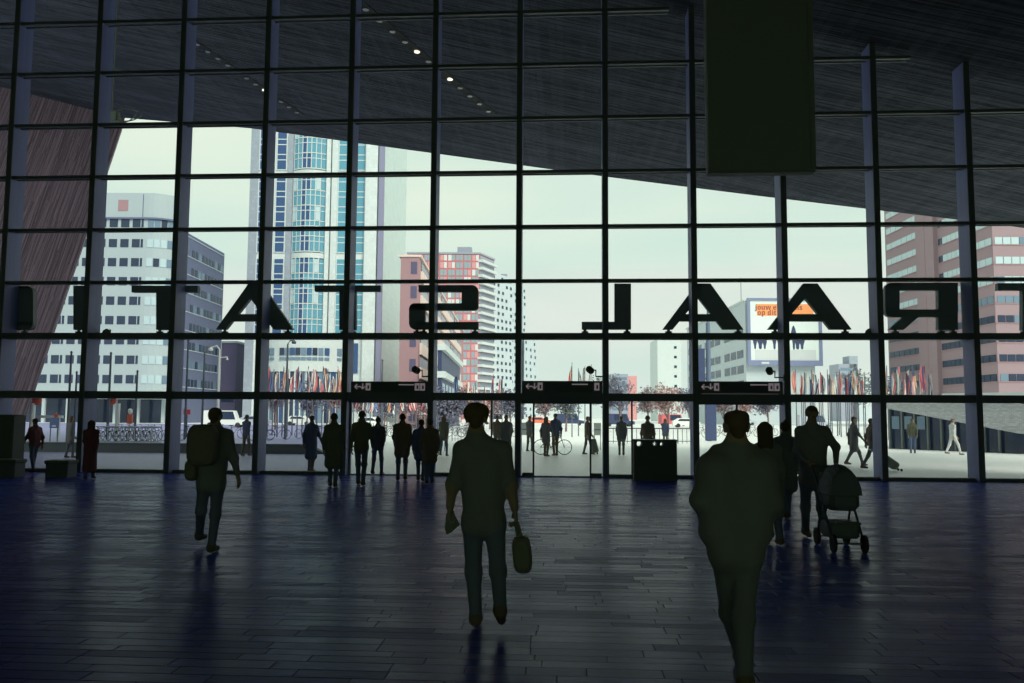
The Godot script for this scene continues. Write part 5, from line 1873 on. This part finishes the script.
func build_people() -> void:
	var wear := []
	for c in [Color8(104, 122, 156), Color8(132, 134, 136), Color8(146, 126, 104), Color8(126, 128, 104), Color8(152, 152, 154), Color8(146, 92, 96), Color8(120, 122, 126)]: wear.append(c.srgb_to_linear())   # denim, greys, tan, olive, burgundy
	var outer := []
	for c in [Color8(76, 88, 112), Color8(96, 98, 100), Color8(104, 92, 80), Color8(90, 92, 76), Color8(108, 108, 110)]: outer.append(c.srgb_to_linear())
	var dark: Color = wear[1]
	var leather := mat("bag_cloth", Color8(122, 118, 106), 0.7)
	# man in mid stride with a bag in one hand and a folded paper in the other
	person_px("person in rolled-sleeve shirt and trousers striding through the hall with a bag", [475.5, 628.0], {
		"head": [476.3, 418.5], "neck": [476.0, 436.0], "shl": [461.5, 449.5], "shr": [503.5, 450.0], "ell": [452.5, 484.0, 0.02], "wrl": [450.0, 507.0, -0.03], "elr": [511.0, 484.0, 0.02], "wrr": [514.5, 508.5, -0.02],
		"hil": [473.0, 521.0], "hir": [494.5, 521.0], "knl": [473.5, 572.0, -0.08], "anl": [475.8, 615.5, 0.0], "knr": [498.0, 571.0, 0.0], "anr": [500.3, 607.5, 0.22], "tor": [501.5, 620.0, 0.1]},
		{"style": "full", "top": dark, "legs": Color8(112, 122, 144).srgb_to_linear(), "sleeves": false, "curl": 1.1}, 0.012, 0.004)
	var pb := at_y(475.5, 628.0)
	var hz := at_z(514.5, 512.0, pb.z - 0.02)
	var lo := at_z(511.5, 573.5, pb.z) - hz
	var hi := at_z(532.5, 536.0, pb.z) - hz
	bag("hand_bag", "dark soft holdall hanging from the hand of the striding person", hz, tilted(oval((lo.x + hi.x) / 2, (lo.y + hi.y) / 2, hi.x - lo.x - 0.012, hi.y - lo.y), 0.10), 0.14, [Vector2(lo.x + 0.05, hi.y - 0.03), Vector2(0.005, -0.075), Vector2(0.02, -0.078), Vector2(hi.x - 0.08, hi.y - 0.03)], leather)
	var pz := at_z(450.5, 516.0, pb.z - 0.03)
	var t := thing("folded_paper", "folded paper held in the lowered hand of the striding person", "paper", pz)
	var st := stool()
	plate(st, PackedVector2Array([Vector2(-0.035, 0.02), Vector2(0.03, 0.02), Vector2(0.075, -0.07), Vector2(0.01, -0.13), Vector2(-0.03, -0.15), Vector2(-0.045, -0.1)]), -0.018, 0.0)
	obj("outer_leaf", st, mats.black_paint, t)
	st = stool()
	plate(st, PackedVector2Array([Vector2(-0.02, 0.01), Vector2(0.02, 0.01), Vector2(0.03, -0.04), Vector2(0.0, -0.09), Vector2(-0.02, -0.1)]), 0.002, 0.008)
	obj("inner_leaf", st, mats.frame_dark, t)
	# man in a padded jacket close to the camera
	person_px("person in a padded jacket walking towards the glass front, hands in front", [744.0, 692.0], {
		"head": [736.5, 427.5], "neck": [736.0, 447.0], "shl": [712.0, 468.0], "shr": [763.5, 467.0], "ell": [699.5, 500.0, 0.05], "wrl": [712.0, 524.0, -0.17], "elr": [773.0, 503.0, 0.03], "wrr": [765.0, 530.0, -0.16],
		"hil": [724.0, 548.0], "hir": [748.0, 548.0], "knl": [730.5, 613.0, -0.18], "anl": [742.5, 655.0, -0.45], "knr": [743.5, 616.0, 0.02], "anr": [744.5, 676.0, 0.02]},
		{"style": "flat", "top": dark, "bulk": 1.12, "head_size": 0.86, "calf": 1.05, "pocket_l": true, "pocket_r": true, "legs": Color8(122, 124, 132).srgb_to_linear(), "more": [[px_rel(715, 470, 744, 692, 0.02), px_rel(714, 530, 744, 692, 0.03), 0.115, 0.09, dark], [px_rel(758, 470, 744, 692, 0.02), px_rel(757, 530, 744, 692, 0.03), 0.115, 0.09, dark], [px_rel(716, 449, 744, 692), px_rel(752, 449, 744, 692), 0.03, 0.03, dark], [px_rel(712, 532, 744, 692), px_rel(760, 532, 744, 692), 0.07, 0.07, dark]]}, 0.012, 0.004)
	# man with a backpack
	person_px("person with a backpack walking across the dark end of the hall", [210.0, 553.0], {
		"head": [215.3, 417.0], "neck": [215.0, 427.5], "shl": [203.5, 435.0], "shr": [227.5, 435.0], "ell": [199.0, 459.0], "wrl": [199.0, 478.0, -0.1], "elr": [233.8, 458.0, 0.02], "wrr": [237.5, 474.5, -0.02],
		"hil": [204.5, 482.0], "hir": [218.0, 482.0], "knl": [201.0, 511.0, -0.05], "anl": [199.5, 534.0, -0.45], "knr": [215.5, 514.0, -0.03], "anr": [211.5, 546.0, 0.02]},
		{"style": "short", "top": dark, "bulk": 1.1, "size": 0.98}, 0.014, 0.005)
	var bz := at_y(210.0, 553.0).z + 0.24
	var bc := at_z(204.5, 441.0, bz)
	bag("backpack", "dark backpack on the back of the person in the dark end of the hall", bc, oval(-0.02, -0.05, 0.36, 0.5, 16, 0.5), 0.2, [Vector2(0.1, 0.18), Vector2(0.13, 0.05), Vector2(0.12, -0.2)], leather)
	var sc := at_z(193.0, 470.0, at_y(210.0, 553.0).z + 0.05)
	bag("shoulder_bag", "dark shoulder bag at the hip of the person with the backpack", sc, oval(0.0, 0.0, 0.16, 0.26), 0.2, [Vector2(0.0, 0.1), Vector2(0.06, 0.35), Vector2(0.12, 0.5)], leather)
	# long-haired woman, the person beside her, and the man with the pushchair
	person_px("person with long hair in a coat behind the padded jacket", [778.0, 546.0], {
		"head": [764.5, 430.0], "neck": [764.5, 441.5], "shl": [752.0, 450.0], "shr": [777.0, 450.0], "ell": [748.0, 471.0], "wrl": [750.0, 489.0, -0.1], "elr": [781.5, 471.0], "wrr": [782.5, 489.0, -0.1],
		"hil": [758.5, 491.0], "hir": [771.5, 491.0], "knl": [763.0, 519.0, -0.1], "anl": [770.0, 533.0, -0.4], "knr": [777.0, 517.0], "anr": [780.0, 539.0, 0.0]},
		{"style": "long", "top": dark, "size": 0.95, "more": [[px_rel(758, 485, 778, 546), px_rel(758, 508, 778, 546), 0.12, 0.13, dark], [px_rel(773, 485, 778, 546), px_rel(775, 508, 778, 546), 0.12, 0.13, dark]]}, 0.016, 0.006)
	person_at("person in a long coat between the long-haired person and the pushchair pusher", at_y(787.0, 520.0), 0.1, 1.62, 0.25, {"style": "bun", "coat": 0.6, "top": dark}, 0.018)
	person_px("tall person in a jacket pushing a pushchair towards the camera side of the hall", [813.0, 536.5], {
		"head": [812.0, 414.0], "neck": [811.5, 425.5], "shl": [800.0, 431.5], "shr": [825.0, 431.5], "ell": [797.0, 451.0], "wrl": [808.0, 462.0, 0.28], "elr": [836.0, 447.0, 0.04], "wrr": [836.0, 463.0, 0.28],
		"hil": [806.0, 480.0], "hir": [820.0, 480.0], "knl": [805.5, 507.0, 0.03], "anl": [805.5, 529.5, 0.0], "knr": [821.5, 508.0, 0.06], "anr": [823.0, 526.0, -0.12]},
		{"style": "short", "top": dark, "face": 1.0, "bulk": 1.08, "size": 1.03, "curl": 1.3}, 0.016, 0.006)
	pushchair(at_y(840.5, 548.5))
	# a group in the doorway
	var grp := [
		[360.5, 485.5, 1.78, 0.20, 0.05, "short", 0.0, "person in trousers walking out through the open door beside the dark mullion"],
		[377.0, 475.5, 1.62, 0.22, -0.1, "bun", 0.0, "shorter person with a shoulder bag beside the walker in the open door"],
		[401.5, 480.5, 1.72, 0.16, 0.1, "short", 0.72, "person in a wide coat walking out in the middle of the open door"],
		[420.5, 481.0, 1.56, 0.14, 0.0, "cap", 0.7, "short person in a long coat near the mullion of the open door"],
		[429.5, 483.5, 1.60, 0.10, 0.3, "short", 0.66, "person half behind the mullion at the edge of the open door"],
		[332.5, 487.0, 1.72, 0.18, 0.1, "short", 0.55, "person in a long coat before the panes beside the open door"],
		[89.0, 479.0, 1.50, 0.10, 0.2, "long", 0.30, "person in a long flaring coat at the mullion by the leaning leg"],
		[33.0, 472.0, 1.52, 0.16, 1.2, "short", 0.0, "slim person standing by the bench before the leaning leg"]]
	for g in grp:
		var look := {"style": g[5], "top": wear[int(g[0]) % 7], "lead": 1.0 if int(g[0]) % 2 else -1.0, "bulk": 1.04}
		if g[6] > 0.0: look.coat = g[6]
		if g[0] > 400 and g[0] < 425: look.bulk = 1.25
		person_at(g[7], at_y(g[0], g[1]), g[4], g[2], g[3], look, 0.020)
	var sb := at_z(382.5, 434.0, at_y(377.0, 475.5).z + 0.05)
	bag("shoulder_bag", "dark shoulder bag on the shorter person in the open door", sb, oval(0.0, -0.05, 0.2, 0.42), 0.14, [Vector2(-0.05, 0.1), Vector2(-0.09, 0.25), Vector2(-0.12, 0.3)], leather)
	# people out on the plaza
	var out := [
		[647.8, 476.0, 1.75, 0.0, 0.1, "short", 0.0, "person in a jacket standing outside behind the waste station", -6.0],
		[443.5, 456.5, 1.7, 0.22, 0.2, "long", 0.8, "person in a short skirted coat walking outside beside the information panel", 0.0],
		[529.5, 451.5, 1.7, 0.1, 0.6, "short", 0.0, "person standing outside beside the door with side lights", 0.0],
		[546.0, 456.5, 1.68, 0.05, 0.5, "long", 0.7, "long-haired person of the couple with the bicycle", 0.0],
		[555.5, 456.0, 1.82, 0.05, -0.5, "short", 0.0, "taller person of the couple with the bicycle", 0.0],
		[587.5, 454.5, 1.7, 0.2, 1.2, "short", 0.0, "person with a bag pulling a suitcase outside the doors", 0.0],
		[621.5, 455.5, 1.72, 0.08, 0.1, "short", 0.75, "person in a coat standing alone on the pale paving", 0.0],
		[665.5, 447.0, 1.6, 0.1, 0.3, "long", 0.8, "person in front of the railing beside the waste station", 0.0],
		[854.5, 466.0, 1.75, 0.42, 1.5, "short", 0.62, "person in a coat striding along before the pavilion", 0.0],
		[872.0, 470.0, 1.7, 0.45, 1.5, "short", 0.0, "person with a small bag pulling the tilted suitcase before the pavilion", 0.0],
		[913.0, 453.5, 1.7, 0.1, 0.4, "short", 0.0, "person standing with a small dog before the pavilion glass", 0.0],
		[953.5, 455.0, 1.7, 0.40, 1.4, "short", 0.0, "person in white trousers striding before the pavilion", 0.0],
		[245.5, 456.0, 1.68, 0.15, 0.4, "short", 0.0, "person walking beyond the low wall beside the white van", 0.0],
		[310.5, 472.0, 1.68, 0.10, 0.2, "short", 0.5, "person standing outside the panes beside the open door", 0.0],
		[69.0, 458.0, 1.6, 0.12, 0.5, "long", 0.7, "person walking outside between the leaning leg and the mullion", 0.0],
		[497.0, 455.0, 1.7, 0.1, 0.2, "short", 0.0, "person outside behind the shoulder of the striding person", 0.0],
		[506.0, 462.0, 1.74, 0.1, -0.2, "short", 0.7, "person in a coat outside close to the striding person", 0.0]]
	for g in out:
		var look := {"style": g[5], "top": outer[int(g[0]) % 5], "legs": outer[(int(g[0]) + 2) % 5], "lead": 1.0 if int(g[0]) % 2 else -1.0, "bulk": 1.0}
		if g[6] > 0.0: look.coat = g[6]
		if g[0] == 953.5:
			look.legs = Color(0.7, 0.72, 0.7)
			look.top = Color(0.6, 0.62, 0.62)
		if g[0] == 913.0: look.legs = Color(0.1, 0.14, 0.25)
		var at := ground_at(g[0], g[1])
		if g[8] != 0.0: at = Vector3(at_z(g[0], 440, g[8]).x, PLAZA, g[8] + 0.0)
		person_at(g[7], at, -g[4], g[2], g[3], look, 0.026)
func px_rel(x: float, y: float, bx: float, by: float, dz := 0.0) -> Vector3:
	var b := at_y(bx, by)
	return at_z(x, y, b.z + dz) - b
func tilted(pts: Array, a: float) -> Array:
	var c := Vector2.ZERO
	for p in pts: c += p / pts.size()
	var out := []
	for p in pts: out.append(c + (p - c).rotated(a))
	return out
func pushchair(at: Vector3) -> void:
	var t := thing("pushchair", "dark pushchair with a round hood pushed by the tall person", "pushchair", at)
	var m := mat("pushchair_cloth", Color8(112, 118, 124), 0.8)
	# hood and seat: a deep dome, open towards the camera's side low down
	var st := stool()
	var rings := []
	for k in 9:
		var u := k / 8.0
		var a := PI * u
		var r := PackedVector3Array()
		for i in 13:
			var b := PI * i / 12.0
			r.append(Vector3(cos(b) * 0.20, 0.70 + sin(b) * 0.38 * (0.78 + 0.22 * sin(a)), -0.28 * cos(a)))
		for i in 13:
			var b := PI * (12 - i) / 12.0
			r.append(Vector3(cos(b) * 0.185, 0.70 + sin(b) * 0.36 * (0.78 + 0.22 * sin(a)), -0.26 * cos(a)))
		rings.append(r)
	loft(st, rings, true)
	obj("hood", st, m, t)
	st = stool()
	soft_box(st, Vector3(0, 0.62, 0.0), Vector3(0.38, 0.24, 0.5), 0.06)
	soft_box(st, Vector3(0, 0.8, -0.16), Vector3(0.36, 0.4, 0.1), 0.04, Basis(Vector3.RIGHT, -0.3))
	obj("seat", st, m, t)
	for x in [-0.19, 0.19]:
		st = stool()
		tube(st, [Vector3(x, 1.02, -0.52), Vector3(x, 0.86, -0.34), Vector3(x, 0.52, -0.02), Vector3(x, 0.12, 0.32)], 0.016, 8)
		tube(st, [Vector3(x, 0.62, -0.12), Vector3(x, 0.12, -0.34)], 0.016, 8)
		obj("side_frame", st, mats.pole_grey, t)
		for z in [-0.36, 0.34]:
			st = stool()
			tube(st, [Vector3(x - 0.02, 0.11, z), Vector3(x + 0.02, 0.11, z)], 0.11, 16)
			obj("wheel", st, mats.tyre, t)
	st = stool()
	tube(st, [Vector3(-0.19, 1.02, -0.52), Vector3(0.19, 1.02, -0.52)], 0.018, 8)
	obj("handle", st, mats.black_paint, t)
	st = stool()
	soft_box(st, Vector3(0, 0.25, -0.02), Vector3(0.38, 0.2, 0.44), 0.03)
	obj("basket", st, m, t)
	piece(t, "footrest", mats.black_paint, Vector3(0, 0.36, 0.3), Vector3(0.3, 0.03, 0.12))
	piece(t, "axle", mats.pole_grey, Vector3(0, 0.11, 0.34), Vector3(0.36, 0.02, 0.02))
	piece(t, "axle", mats.pole_grey, Vector3(0, 0.11, -0.36), Vector3(0.36, 0.02, 0.02))
